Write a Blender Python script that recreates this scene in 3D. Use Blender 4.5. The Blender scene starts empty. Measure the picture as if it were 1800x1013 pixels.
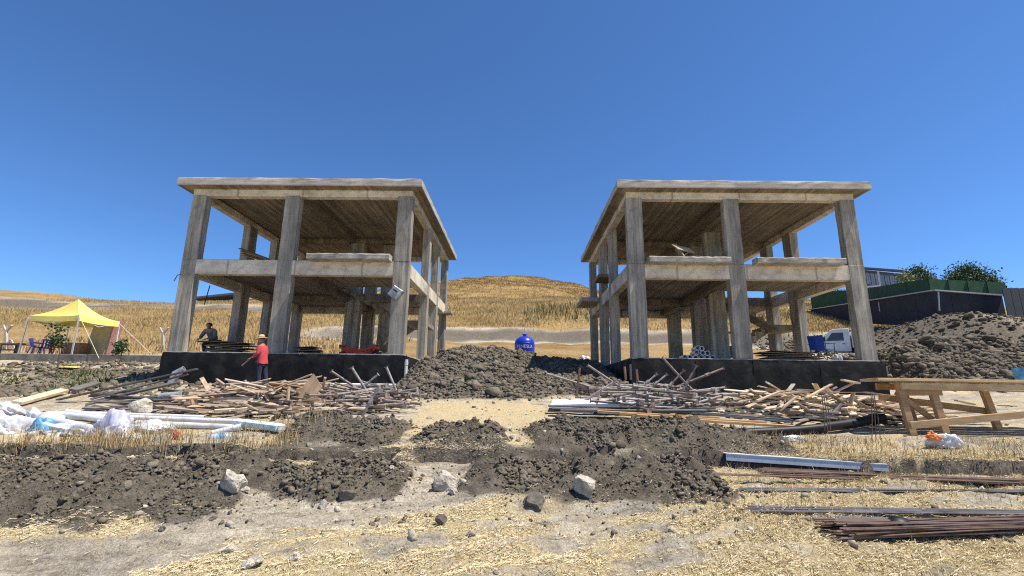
import bpy, bmesh, math, random
import numpy as np
from mathutils import Vector, Matrix, Quaternion, Euler

random.seed(7)
rng = np.random.default_rng(11)
scene = bpy.context.scene
COL = scene.collection

# ------------------------------------------------------------------ camera
EYE = 1.6
F_PX, PITCH, ROLL, YAW = 830.24, 0.2146, 0.0145, 0.0165
def cam_axes():
    fwd0 = Vector((-math.sin(YAW), math.cos(YAW), 0)); right0 = Vector((math.cos(YAW), math.sin(YAW), 0)); up0 = Vector((0, 0, 1))
    fwd = math.cos(PITCH)*fwd0 + math.sin(PITCH)*up0
    up = -math.sin(PITCH)*fwd0 + math.cos(PITCH)*up0
    r = math.cos(ROLL)*right0 + math.sin(ROLL)*up
    u = math.cos(ROLL)*up - math.sin(ROLL)*right0
    return r, u, fwd
_r, _u, _f = cam_axes()
cam_data = bpy.data.cameras.new('camera'); cam = bpy.data.objects.new('camera', cam_data); COL.objects.link(cam)
cam.matrix_world = Matrix(((_r.x, _u.x, -_f.x, 0), (_r.y, _u.y, -_f.y, 0), (_r.z, _u.z, -_f.z, EYE), (0, 0, 0, 1)))
cam_data.sensor_fit = 'HORIZONTAL'; cam_data.sensor_width = 36.0; cam_data.lens = F_PX/1800*36
cam_data.clip_start = 0.05; cam_data.clip_end = 3000
scene.camera = cam
scene.cycles.use_denoising = False; scene.cycles.filter_width = 1.15

# ------------------------------------------------------------------ sky, sun, exposure
SUN = Vector((0.48, -0.11, 1.0)).normalized()
world = bpy.data.worlds.new('World'); scene.world = world; world.use_nodes = True
wn = world.node_tree.nodes; wl = world.node_tree.links
sky = wn.new('ShaderNodeTexSky'); sky.sky_type = 'NISHITA'; sky.sun_disc = False
sky.sun_elevation = math.asin(SUN.z); sky.sun_rotation = math.atan2(SUN.x, SUN.y)
sky.altitude = 2300; sky.air_density = 1.0; sky.dust_density = 0.0; sky.ozone_density = 10.0
hs = wn.new('ShaderNodeHueSaturation'); hs.inputs['Saturation'].default_value = 1.06; wl.new(sky.outputs[0], hs.inputs['Color']); wl.new(hs.outputs[0], wn['Background'].inputs['Color']); wn['Background'].inputs['Strength'].default_value = 0.12
sun_data = bpy.data.lights.new('sun', 'SUN'); sun = bpy.data.objects.new('sun', sun_data); COL.objects.link(sun)
sun_data.energy = 5.0; sun_data.angle = math.radians(0.53); sun_data.color = (1.0, 0.92, 0.80)
sun.rotation_mode = 'QUATERNION'; sun.rotation_quaternion = SUN.to_track_quat('Z', 'Y'); sun.location = (20, -10, 40)
scene.view_settings.view_transform = 'Standard'; scene.view_settings.look = 'None'
scene.view_settings.exposure = 0.62; scene.view_settings.gamma = 1.0; scene.view_settings.use_curve_mapping = False

# ------------------------------------------------------------------ noise (numpy)
_T = rng.random((256, 256))
def vnoise(x, y):
    x = np.asarray(x, float); y = np.asarray(y, float)
    xi = np.floor(x).astype(int); yi = np.floor(y).astype(int); fx = x-xi; fy = y-yi
    fx = fx*fx*(3-2*fx); fy = fy*fy*(3-2*fy)
    a = _T[xi & 255, yi & 255]; b = _T[(xi+1) & 255, yi & 255]; c = _T[xi & 255, (yi+1) & 255]; d = _T[(xi+1) & 255, (yi+1) & 255]
    return (a*(1-fx)+b*fx)*(1-fy)+(c*(1-fx)+d*fx)*fy
def fbm(x, y, o=4, s=1.0, ox=0.0):
    v = 0; a = 0.5; t = 0; x = np.asarray(x, float)*s+ox; y = np.asarray(y, float)*s+ox*1.7
    for _ in range(o):
        v = v+a*vnoise(x, y); t += a; a *= 0.5; x = x*2.03+17.3; y = y*2.03+5.1
    return v/t*2-1
def billow(x, y, o=3, s=1.0, ox=0.0):
    v = 0; a = 0.5; t = 0; x = np.asarray(x, float)*s+ox; y = np.asarray(y, float)*s+ox
    for _ in range(o):
        v = v+a*np.abs(vnoise(x, y)*2-1); t += a; a *= 0.5; x = x*2.03+7.7; y = y*2.03+3.3
    return v/t
def sst(a, b, x):
    t = np.clip((np.asarray(x, float)-a)/(b-a), 0, 1); return t*t*(3-2*t)
def win(x, a, b, e): return sst(a-e, a+e, x)*(1-sst(b-e, b+e, x))

# ------------------------------------------------------------------ terrain
PY = [-400, -60, -5, 2.5, 15.5, 17, 20, 26, 32, 42, 44, 46, 52, 75, 79, 100, 130, 170, 230, 420]
PZ = [-8, -4, -.8, 0, 1.62, 1.7, 2.05, 3.1, 4.2, 5.7, 6.3, 7.5, 9.6, 15.9, 16.1, 17.5, 27, 37, 36, 10]
CX = [-120, -85, -76, -66, -57, -44, -29, -10, 8, 17, 37, 44, 53, 80, 130]
CZ = [.7, .3, -.1, -.5, -.9, -.8, -.3, 0, .4, .3, 1.0, .7, .5, -.1, -.5]
HX = [-400, -160, -100, -66, -52, -26, -13, -3, 8, 18, 24, 35, 60, 90, 160, 400]
HZ = [-32, -27, -12, -1.9, .1, 4.5, 5.5, 5.9, 5.1, 3.5, 2.1, -.8, -12, -22, -27, -32]
# heaps: (x0, x1, y0, y1, height, edge)
HEAPS = [(-4.15, -2.05, 8.05, 9.6, .19, .22), (-1.65, -.2, 8.0, 9.3, .17, .2), (.3, 3.9, 8.0, 9.7, .21, .28),
         (-7.3, -3.3, 5.05, 6.7, .15, .3), (-3.9, -1.5, 5.75, 6.8, .17, .25), (-.55, 2.45, 5.7, 7.0, .18, .3), (2.0, 4.6, 8.0, 8.7, .12, .25), (-6.6, -3.9, 4.72, 5.5, .1, .25)]
def heap_mask(x, y):
    m = 0
    wob = .35*fbm(x, y, 3, 1.3, 3.0); wob2 = .3*fbm(x, y, 3, 1.3, 9.0)
    h = 0
    for a, b, c, d, k, e in HEAPS:
        w = win(x+wob, a, b, e)*win(y+wob2, c, d, e)
        h = h+k*w*(.72+.5*fbm(x, y, 2, 1.1, a)); m = np.maximum(m, w)
    return h, m
def central_mound(x, y):
    wob = .6*fbm(x, y, 3, .5, 21.0)
    wx = win(x+wob, -3.75+.0*y, 3.75, .55)
    front = 12.9+.9*sst(-1, 3, x)
    w = wx*sst(0, 4.6, y+wob-front)*(1-sst(22.5, 27, y+wob))
    k = np.interp(x, [-4, -2.5, -.5, 1.2, 3, 4], [.85, .95, .75, .42, .3, .25])
    toe = wx*sst(-.2, .8, y+wob-front)*(1-sst(22.5, 27, y+wob))*.22
    return w*k*(.85+.35*fbm(x, y, 3, .55, 5.0))+toe, np.maximum(w, toe*3)
def right_mound(x, y):
    wob = .5*fbm(x, y, 3, .45, 31.0)
    k = np.interp(x, [12, 14, 17, 21, 30, 45], [.8, .85, 1.1, 1.4, 1.4, 1.2])
    w = sst(14.7, 16.0, x+wob*.7)*(1-sst(48, 60, x))*sst(16.9, 20.3, y+wob*1.5)*(1-sst(22, 27, y+wob))
    notch = 1-.35*np.clip(fbm(x, y, 2, .35, 77.0), 0, 1)
    return w*k*notch, w
def trench_mask(x, y):
    yc = 7.62+.18*fbm(x, x*0, 2, .35, 50.0)-.02*np.abs(x)
    gap = 1-.85*(win(x, -1.95, -1.6, .15)+win(x, -.15, .25, .12)).clip(0, 1)
    e = (y-yc)
    return gap*sst(-.5, -.2, e)*(1-sst(.2, .27, e+.12*fbm(x, y, 2, 3.0, 14.0)))*(1-sst(10, 14, np.abs(x)))
def house_zone(x, y):
    a = win(x, -12.2, -3.85, .1)*win(y, 16.1, 25.3, .1); b = win(x, 3.75, 12.1, .1)*win(y, 16.05, 25.45, .1)
    return np.maximum(a, b)
def H(x, y, detail=True):
    x = np.asarray(x, float); y = np.asarray(y, float)
    z = np.interp(y, PY, PZ)
    z = z+np.interp(x, CX, CZ)*sst(50, 75, y)*(1-sst(85, 110, y))
    z = z+np.interp(x, HX, HZ)*sst(95, 165, y)
    z = z+2.9*sst(27, 34, x)*sst(24, 36, y)*(1-sst(38, 50, y))
    z = z+.5*fbm(x, y, 3, .06, 2.0)*sst(24, 40, y)*(1+.8*sst(60, 100, y))
    z = z-.5*sst(-12.5, -18, x)*win(y, 10, 18, 2.5)
    hz = house_zone(x, y)
    hm, m1 = heap_mask(x, y); cm, m2 = central_mound(x, y); rm, m3 = right_mound(x, y)
    z = z+hm+cm+rm
    tr = trench_mask(x, y); z = z-(.4+.25*fbm(x, y, 3, .9, 83.))*tr
    if detail:
        near = 1-sst(26, 36, y)
        ru, rv = .94*x+.34*y, -.34*x+.94*y; z = z+(1-sst(6.5, 8, y))*(.06*fbm(ru*.35, rv*2.2, 3, 1.3, 27.)+.04*fbm(ru*.8, rv*5.5, 3, 1.6, 47.)+.022*fbm(x, y, 2, 11., 3.))
        z = z+near*(.05*fbm(x, y, 3, .8, 1.0)+.012*fbm(x, y, 3, 6.0, 8.0))
        z = z+m1*(.26*(billow(x, y, 3, 3.6, 4.0)-.3)+.12*(billow(x, y, 3, 9.0, 41.0)-.3))+m2*(.5*billow(x, y, 5, 1.6, 6.0)-.18)+m3*(1.15*billow(x, y, 5, .55, 12.0)-.35+.5*np.abs(fbm(x+.6*y, y, 3, .35, 19.)))
        z = z+(1-near)*.35*fbm(x, y, 4, .25, 44.0)*(1+sst(60, 110, y))
        left = sst(-4, -7, x)*win(y, 13.5, 24, 1.5); z = z+left*(.2*billow(x, y, 3, 1.6, 16.0)-.06)
    rb = sst(27, 31, x)*win(y, 27, 38, 3); z = z+rb*(.3*billow(x, y, 4, .5, 64.0)-.1) if detail else z
    z = z*(1-hz)+1.4*hz
    return z
def Hs(x, y): return float(H(np.array([x]), np.array([y]))[0])
def ray(u, v):
    X = (u-900)/F_PX; Y = (506.5-v)/F_PX
    d = _r*X+_u*Y+_f; return d/d.y
def at(u, v, Y):
    d = ray(u, v); return Vector((d.x*Y, Y, EYE+d.z*Y))
def G(u, v, y0=3.0, y1=60.0):
    d = ray(u, v); ys = np.arange(y0, y1, .03); hz = H(d.x*ys, ys); rz = EYE+d.z*ys
    k = np.nonzero(hz >= rz)[0]; Y = ys[k[0]] if len(k) else y1
    return Vector((d.x*Y, Y, EYE+d.z*Y))
def on(x, y, dz=0): return Vector((x, y, Hs(x, y)+dz))

# ------------------------------------------------------------------ material helper
def new_mat(name):
    m = bpy.data.materials.new(name); m.use_nodes = True; nt = m.node_tree
    return m, nt.nodes, nt.links, nt.nodes['Principled BSDF']
def ramp(n, stops):
    r = n.new('ShaderNodeValToRGB'); e = r.color_ramp.elements
    while len(e) < len(stops): e.new(.5)
    for k, (p, c) in enumerate(stops): e[k].position = p; e[k].color = (*c, 1)
    return r
def noise(n, l, vec, scale, detail=5, rough=.6, stretch=None):
    t = n.new('ShaderNodeTexNoise'); t.inputs['Scale'].default_value = scale; t.inputs['Detail'].default_value = detail; t.inputs['Roughness'].default_value = rough
    if stretch is not None:
        mp = n.new('ShaderNodeMapping'); mp.inputs['Scale'].default_value = stretch; l.new(vec, mp.inputs['Vector']); vec = mp.outputs[0]
    l.new(vec, t.inputs['Vector']); return t.outputs['Fac']
def mix(n, l, fac, a, b, mode='MIX'):
    m = n.new('ShaderNodeMix'); m.data_type = 'RGBA'; m.blend_type = mode
    for s, v in ((0, fac), (6, a), (7, b)):
        if hasattr(v, 'is_linked') or hasattr(v, 'links'): l.new(v, m.inputs[s])
        else: m.inputs[s].default_value = v if s == 0 else (*v, 1)
    return m.outputs[2]
def maths(n, l, op, a, b=None, clamp=False):
    m = n.new('ShaderNodeMath'); m.operation = op; m.use_clamp = clamp
    for k, v in enumerate((a, b)):
        if v is None: continue
        if hasattr(v, 'links'): l.new(v, m.inputs[k])
        else: m.inputs[k].default_value = v
    return m.outputs[0]
def bump(n, l, h, b, strength=.5, dist=.02):
    k = n.new('ShaderNodeBump'); k.inputs['Strength'].default_value = strength; k.inputs['Distance'].default_value = dist
    l.new(h, k.inputs['Height']); l.new(k.outputs[0], b.inputs['Normal'])
def mk(name, c1, c2=None, scale=4.0, rough=.8, bstr=.3, bdist=.01, stretch=None, rnd=0.0, metal=0.0, c3=None, spec=None, bscale=None, coat=0, alpha=None, trans=0):
    m, n, l, b = new_mat(name); tc = n.new('ShaderNodeTexCoord').outputs['Object']
    c2 = c2 or tuple(x*.7 for x in c1); fac = noise(n, l, tc, scale, 6, .65, stretch)
    r = ramp(n, [(.3, c2), (.5, c1), (.72, c3 or tuple(min(1, x*1.12) for x in c1))]); l.new(fac, r.inputs[0]); c = r.outputs[0]
    if rnd:
        oi = n.new('ShaderNodeObjectInfo').outputs['Random']; mr = n.new('ShaderNodeMapRange')
        mr.inputs[3].default_value = 1-rnd; mr.inputs[4].default_value = 1+rnd*.5; l.new(oi, mr.inputs[0])
        hs = n.new('ShaderNodeHueSaturation'); l.new(mr.outputs[0], hs.inputs['Value']); l.new(c, hs.inputs['Color']); c = hs.outputs[0]
    l.new(c, b.inputs['Base Color']); b.inputs['Roughness'].default_value = rough; b.inputs['Metallic'].default_value = metal
    if spec is not None: b.inputs['Specular IOR Level'].default_value = spec
    if coat: b.inputs['Coat Weight'].default_value = coat
    if trans: b.inputs['Transmission Weight'].default_value = trans
    if alpha is not None: b.inputs['Alpha'].default_value = alpha
    if bstr: bump(n, l, noise(n, l, tc, bscale or scale*3, 5, .6, stretch), b, bstr, bdist)
    return m
M = {}
def wood_mat(name, stops, grain=1.0):
    m, n, l, b = new_mat(name); tc = n.new('ShaderNodeTexCoord').outputs['Object']
    oi = n.new('ShaderNodeObjectInfo').outputs['Random']; r = ramp(n, stops); l.new(oi, r.inputs[0])
    ad = n.new('ShaderNodeVectorMath'); ad.operation = 'ADD'; l.new(tc, ad.inputs[0]); cmb = n.new('ShaderNodeCombineXYZ')
    l.new(maths(n, l, 'MULTIPLY', oi, 37.0), cmb.inputs[0]); l.new(maths(n, l, 'MULTIPLY', oi, 91.0), cmb.inputs[1]); l.new(cmb.outputs[0], ad.inputs[1])
    g = noise(n, l, ad.outputs[0], 3.0*grain, 6, .7, (.6, 14, 14)); k = noise(n, l, ad.outputs[0], 2.2, 3, .6)
    gr = ramp(n, [(.3, (.7, .66, .62)), (.6, (1.1, 1.08, 1.06))]); l.new(g, gr.inputs[0])
    kr = ramp(n, [(.33, (.72, .68, .64)), (.6, (1.04, 1.04, 1.03))]); l.new(k, kr.inputs[0])
    c = mix(n, l, 1.0, mix(n, l, 1.0, r.outputs[0], gr.outputs[0], 'MULTIPLY'), kr.outputs[0], 'MULTIPLY')
    l.new(c, b.inputs['Base Color']); b.inputs['Roughness'].default_value = .85; bump(n, l, g, b, .35, .004); return m
M['timber'] = wood_mat('sawn_timber', [(0, (.16, .13, .11)), (.15, (.33, .29, .25)), (.3, (.44, .32, .215)), (.5, (.54, .42, .295)), (.65, (.36, .24, .155)), (.82, (.64, .55, .43)), (1, (.28, .25, .22))])
M['timber_pale'] = wood_mat('pale_timber', [(0, (.2, .16, .12)), (.2, (.42, .37, .31)), (.4, (.66, .53, .36)), (.6, (.76, .64, .46)), (.8, (.45, .32, .2)), (1, (.34, .3, .26))])
def scrap_mat(name, a, b, c):
    m, n, l, bs = new_mat(name); g = n.new('ShaderNodeNewGeometry').outputs['Random Per Island']; r = ramp(n, [(0, a), (.5, b), (1, c)]); l.new(g, r.inputs[0]); l.new(r.outputs[0], bs.inputs['Base Color']); bs.inputs['Roughness'].default_value = .9; return m
M['timber_scrap'] = scrap_mat('timber_scrap', (.13, .11, .09), (.38, .29, .21), (.62, .53, .41)); M['timber_scrap_pale'] = scrap_mat('pale_timber_scrap', (.15, .13, .1), (.46, .37, .26), (.7, .61, .46))
M['plank_orange'] = wood_mat('orange_plank', [(0, (.55, .34, .15)), (1, (.62, .43, .22))])
M['plank_grey'] = wood_mat('weathered_plank', [(0, (.115, .115, .115)), (.5, (.19, .185, .18)), (1, (.30, .29, .28))])
M['plank_brown'] = wood_mat('brown_plank', [(0, (.14, .085, .05)), (.5, (.26, .16, .09)), (1, (.36, .25, .15))])
M['bench_wood'] = wood_mat('bench_timber', [(0, (.40, .25, .13)), (1, (.52, .35, .19))])
M['bench_top'] = wood_mat('bench_top_timber', [(0, (.55, .37, .19)), (1, (.68, .50, .28))])
M['plywood'] = wood_mat('plywood_sheet', [(0, (.12, .085, .06)), (.5, (.27, .2, .14)), (1, (.42, .33, .23))])

def concrete(name, cols, streak, bl, line=None, rough=.9, boards=None, holes=0):
    m, n, l, b = new_mat(name); tc = n.new('ShaderNodeTexCoord').outputs['Object']
    big = noise(n, l, tc, .9, 5, .6); st = noise(n, l, tc, 1.0, 7, .68, streak); st2 = noise(n, l, tc, 1.0, 3, .5, tuple(s*3.1 for s in streak)); fine = noise(n, l, tc, 28, 5, .7)
    r = ramp(n, [(.28, cols[0]), (.47, cols[1]), (.58, cols[2]), (.74, cols[3])]); l.new(st, r.inputs[0])
    r2 = ramp(n, [(.3, (.68, .67, .66)), (.52, (1, 1, 1)), (.75, (1.14, 1.12, 1.07))]); l.new(big, r2.inputs[0])
    r3 = ramp(n, [(.35, (.72, .71, .70)), (.5, (1, 1, 1))]); l.new(st2, r3.inputs[0])
    r4 = ramp(n, [(.3, (.8, .8, .8)), (.6, (1.05, 1.05, 1.05))]); l.new(fine, r4.inputs[0])
    c = mix(n, l, 1.0, r.outputs[0], r2.outputs[0], 'MULTIPLY'); c = mix(n, l, .8, c, r3.outputs[0], 'MULTIPLY'); c = mix(n, l, .8, c, r4.outputs[0], 'MULTIPLY')
    hgt = maths(n, l, 'ADD', maths(n, l, 'MULTIPLY', st2, .8), maths(n, l, 'MULTIPLY', fine, .3))
    if boards:   # every shuttering board left its own tone and a thin ridge
        dp = n.new('ShaderNodeVectorMath'); dp.operation = 'DOT_PRODUCT'; l.new(tc, dp.inputs[0]); dp.inputs[1].default_value = boards[0]
        q = maths(n, l, 'DIVIDE', maths(n, l, 'ADD', dp.outputs['Value'], maths(n, l, 'MULTIPLY', big, .03)), boards[1]); wn_ = n.new('ShaderNodeTexWhiteNoise'); wn_.noise_dimensions = '1D'; l.new(maths(n, l, 'FLOOR', q), wn_.inputs['W'])
        br = ramp(n, [(0, (.70, .70, .71)), (.5, (.96, .96, .95)), (1, (1.2, 1.18, 1.13))]); l.new(wn_.outputs['Value'], br.inputs[0]); c = mix(n, l, boards[2], c, br.outputs[0], 'MULTIPLY')
        fr = maths(n, l, 'FRACT', q); er = ramp(n, [(0, (1.25, 1.22, 1.15)), (.07, (1, 1, 1)), (.93, (1, 1, 1)), (1, (.55, .54, .52))]); l.new(fr, er.inputs[0]); c = mix(n, l, boards[2]*.8, c, er.outputs[0], 'MULTIPLY')
        hgt = maths(n, l, 'ADD', hgt, maths(n, l, 'MULTIPLY', wn_.outputs['Value'], .9))
    vo = n.new('ShaderNodeTexVoronoi'); vo.inputs['Scale'].default_value = 26; l.new(tc, vo.inputs['Vector']); vr = ramp(n, [(.06, (.45, .44, .42)), (.13, (1, 1, 1))]); l.new(vo.outputs['Distance'], vr.inputs[0]); c = mix(n, l, .55, c, vr.outputs[0], 'MULTIPLY')
    dirtn = noise(n, l, tc, 2.2, 6, .75); dr_ = ramp(n, [(.56, (1, 1, 1)), (.68, (.6, .56, .5))]); l.new(dirtn, dr_.inputs[0]); c = mix(n, l, .6, c, dr_.outputs[0], 'MULTIPLY')
    if line:   # joints left by the shuttering boards
        w = n.new('ShaderNodeTexWave'); w.wave_type = 'BANDS'; w.bands_direction = line[0]; w.inputs['Scale'].default_value = line[1]; w.inputs['Distortion'].default_value = .6; w.inputs['Detail'].default_value = 2; w.inputs['Detail Scale'].default_value = .6
        l.new(tc, w.inputs['Vector']); lr = ramp(n, [(0, (.45, .42, .38)), (.002, (1, 1, 1))]); l.new(w.outputs['Fac'], lr.inputs[0])
        c = mix(n, l, line[2], c, lr.outputs[0], 'MULTIPLY'); hgt = maths(n, l, 'ADD', hgt, maths(n, l, 'MULTIPLY', lr.outputs[0], .8))
    l.new(c, b.inputs['Base Color']); b.inputs['Roughness'].default_value = rough; bump(n, l, hgt, b, bl, .012); return m
M['column'] = concrete('board_marked_concrete', [(.185, .17, .142), (.315, .292, .246), (.385, .357, .3), (.5, .465, .4)], (6, 6, .5), .6, boards=((1, 1, 0), .105, .85))
M['beam'] = concrete('pale_beam_concrete', [(.44, .385, .305), (.64, .575, .465), (.70, .635, .52), (.76, .70, .59)], (1.0, 1.0, 1.6), .35, ('X', .13, .7), boards=((0, 0, 1), .19, .35))
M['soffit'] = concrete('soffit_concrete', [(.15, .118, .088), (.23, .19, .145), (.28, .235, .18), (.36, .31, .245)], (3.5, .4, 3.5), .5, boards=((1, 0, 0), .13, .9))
M['roof_edge'] = concrete('roof_edge_concrete', [(.29, .265, .23), (.42, .385, .33), (.48, .44, .38), (.58, .535, .46)], (.4, .4, 3), .5, boards=((0, 0, 1), .16, .5))
M['slab'] = concrete('ground_slab_concrete', [(.30, .28, .25), (.42, .39, .35), (.48, .45, .40), (.55, .52, .47)], (2, 2, 2), .3)
M['kerb'] = concrete('shaded_kerb_concrete', [(.12, .11, .09), (.2, .18, .15), (.25, .225, .19), (.32, .29, .25)], (2, 2, 2), .3)  # darker concrete; the shade on the kerb front is put into its colour
M['ledge'] = concrete('ledge_concrete', [(.24, .225, .195), (.36, .335, .29), (.42, .39, .34), (.5, .47, .41)], (1, 1, 6), .5)
M['membrane'] = mk('black_membrane', (.010, .0098, .0095), (.006, .006, .006), 2.6, .65, .7, .05, c3=(.03, .028, .025), bscale=2.2, spec=.2)
M['steel_prop'] = mk('rusty_steel', (.23, .17, .14), (.11, .07, .055), 9, .6, .2, .003, rnd=.35, c3=(.40, .37, .34))
M['steel_grey'] = mk('galvanised_steel', (.30, .275, .25), (.15, .12, .1), 8, .65, .15, .003, rnd=.3, metal=.1, c3=(.42, .4, .38))
M['rebar'] = mk('rebar_steel', (.15, .095, .07), (.07, .042, .03), 14, .55, .4, .002, rnd=.3, metal=.4, c3=(.2, .15, .125), stretch=(.3, 1, 1))
M['rebar_grey'] = mk('rebar_steel_grey', (.17, .16, .16), (.07, .06, .06), 10, .45, .4, .002, rnd=.3, metal=.5, c3=(.27, .25, .24), stretch=(.3, 1, 1))
M['white_pvc'] = mk('white_pvc', (.60, .61, .61), (.42, .42, .40), 3, .4, 0, rnd=.08)
M['white_bag'] = mk('white_plastic_sheet', (.56, .57, .59), (.33, .34, .37), 4, .4, .5, .03, bscale=9)
M['lilac_bag'] = mk('lilac_plastic_sheet', (.52, .52, .62), (.3, .3, .42), 4, .4, .5, .03, bscale=9)
M['clear_bag'] = mk('clear_plastic', (.62, .64, .65), (.4, .42, .43), 5, .2, .4, .02, trans=.35)
M['turq'] = mk('turquoise_wrap', (.62, .74, .74), (.08, .42, .42), 7, .4, .2, .01, c3=(.8, .83, .83))
M['blue_plastic'] = mk('blue_plastic', (.01, .035, .42), (.008, .02, .32), 2, .32, 0)
M['blue_wrap'] = mk('blue_wrap', (.08, .32, .55), (.03, .12, .25), 5, .5, .2, .01, c3=(.3, .55, .7))
M['yellow_cloth'] = mk('yellow_canopy_cloth', (.84, .68, .17), (.78, .61, .12), 2, .8, .15, .02)
M['white_metal'] = mk('white_painted_metal', (.60, .61, .62), (.46, .46, .45), 4, .4, 0)
M['chair_blue'] = mk('violet_blue_plastic', (.12, .12, .55), (.09, .09, .42), 3, .5, 0)
M['chair_red'] = mk('red_plastic', (.36, .025, .025), (.2, .012, .012), 3, .5, 0)
M['black_pipe'] = mk('black_plastic_pipe', (.008, .008, .009), (.005, .005, .006), 3, .5, .1, .004, spec=.25)
M['rock'] = mk('limestone', (.48, .435, .36), (.2, .175, .14), 5, .95, 1, .08, c3=(.62, .57, .49), bscale=11)
M['rock_dark'] = mk('dark_stone', (.33, .30, .26), (.18, .165, .145), 6, .95, .9, .03, bscale=14)
M['clod_big'] = mk('soil_lump', (.13, .115, .092), (.075, .066, .054), 8, 1, .9, .03, c3=(.2, .18, .15), bscale=25)
M['skin'] = mk('skin', (.30, .16, .10), (.26, .13, .08), 5, .6, 0)
M['red_shirt'] = mk('red_shirt_cloth', (.50, .055, .065), (.36, .03, .04), 6, .9, .4, .02)
M['grey_shirt'] = mk('grey_shirt_cloth', (.16, .18, .19), (.1, .115, .12), 6, .9, .3, .02)
M['navy'] = mk('navy_trousers', (.018, .023, .045), (.01, .012, .025), 6, .9, .3, .02)
M['straw_hat'] = mk('straw_hat_weave', (.56, .40, .21), (.42, .28, .13), 30, .9, .4, .004)
M['dark'] = mk('dark_hair_and_shoes', (.02, .017, .015), (.01, .01, .01), 6, .8, 0)
M['truck_white'] = mk('white_truck_paint', (.60, .61, .62), (.5, .5, .49), 1.5, .35, 0, coat=.3)
M['glass_dark'] = mk('dark_glass', (.03, .035, .04), (.02, .02, .025), 2, .08, 0)
M['rubber'] = mk('rubber', (.02, .02, .02), (.012, .012, .012), 6, .85, 0)
M['camp_blue'] = mk('blue_canvas', (.012, .05, .30), (.008, .03, .2), 5, .8, .2, .01)
M['hose_red'] = mk('red_hose', (.55, .07, .03), (.38, .035, .02), 5, .5, 0)
M['tarp_black'] = mk('black_tarp', (.02, .02, .022), (.012, .012, .012), 3, .35, .4, .03)
M['wall_dark'] = mk('dark_retaining_wall', (.02, .021, .026), (.013, .0135, .017), .6, .8, .15, .02, c3=(.032, .033, .039))
M['wall_cap'] = mk('pale_wall_coping', (.42, .41, .40), (.32, .31, .30), 2, .8, 0)
M['mesh_green'] = mk('green_fence_netting', (.012, .062, .022), (.006, .036, .012), 1.5, .8, .5, .05, c3=(.02, .085, .03), bscale=18)
M['fence_grey'] = mk('dark_grey_fence', (.055, .057, .06), (.04, .041, .043), 2, .7, .2, .02)
M['house_glass'] = mk('house_glazing', (.30, .36, .42), (.2, .25, .3), .8, .15, 0)
M['house_frame'] = mk('house_cladding', (.09, .1, .12), (.07, .08, .09), 1, .6, 0)
M['beige_panel'] = mk('beige_panel', (.42, .34, .17), (.34, .27, .13), 2, .8, .1, .01)
M['pink_edge'] = mk('pink_foam', (.40, .22, .18), (.32, .13, .1), 6, .9, .2, .01)
M['brown_board'] = mk('brown_chipboard', (.28, .15, .07), (.2, .1, .05), 5, .8, .1, .01)
M['post_concrete'] = mk('post_concrete', (.45, .42, .39), (.34, .31, .29), 5, .9, .3, .01)
M['cord'] = mk('cream_cord', (.6, .55, .45), (.45, .4, .32), 20, .9, 0)
M['orange_bag'] = mk('orange_print', (.7, .22, .05), (.6, .16, .03), 6, .6, 0)
M['tin'] = mk('dusty_tin', (.36, .37, .38), (.17, .17, .18), 7, .5, .3, .01, metal=.3, c3=(.55, .56, .57))
M['yellow_plastic'] = mk('yellow_plastic', (.8, .7, .03), (.7, .6, .02), 3, .4, 0)
M['tile'] = mk('brown_tile', (.20, .13, .105), (.15, .09, .07), 5, .7, .2, .005)
M['bark'] = mk('bark', (.12, .09, .065), (.07, .05, .035), 8, .95, .5, .01)

def attr_leaf(name, rough=.85, trans=.0):
    m, n, l, b = new_mat(name); a = n.new('ShaderNodeAttribute'); a.attribute_name = 'tint'
    l.new(a.outputs['Color'], b.inputs['Base Color']); b.inputs['Roughness'].default_value = rough
    b.inputs['Specular IOR Level'].default_value = .2
    return m
M['blade'] = attr_leaf('dry_grass_blades'); M['leaf'] = attr_leaf('leaves', .55); M['soil'] = attr_leaf('soil_clods', 1.0)
def soil_detail():
    m = M['soil']; n = m.node_tree.nodes; l = m.node_tree.links; b = n['Principled BSDF']; tc = n.new('ShaderNodeTexCoord').outputs['Object']
    f = noise(n, l, tc, 22, 6, .7); r = ramp(n, [(.3, (.62, .61, .6)), (.6, (1.15, 1.15, 1.13))]); l.new(f, r.inputs[0])
    a = [k for k in n if k.type == 'ATTRIBUTE'][0]; l.new(mix(n, l, 1.0, a.outputs['Color'], r.outputs[0], 'MULTIPLY'), b.inputs['Base Color'])
    b.inputs['Specular IOR Level'].default_value = .1; bump(n, l, f, b, .8, .03)
soil_detail()
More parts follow.
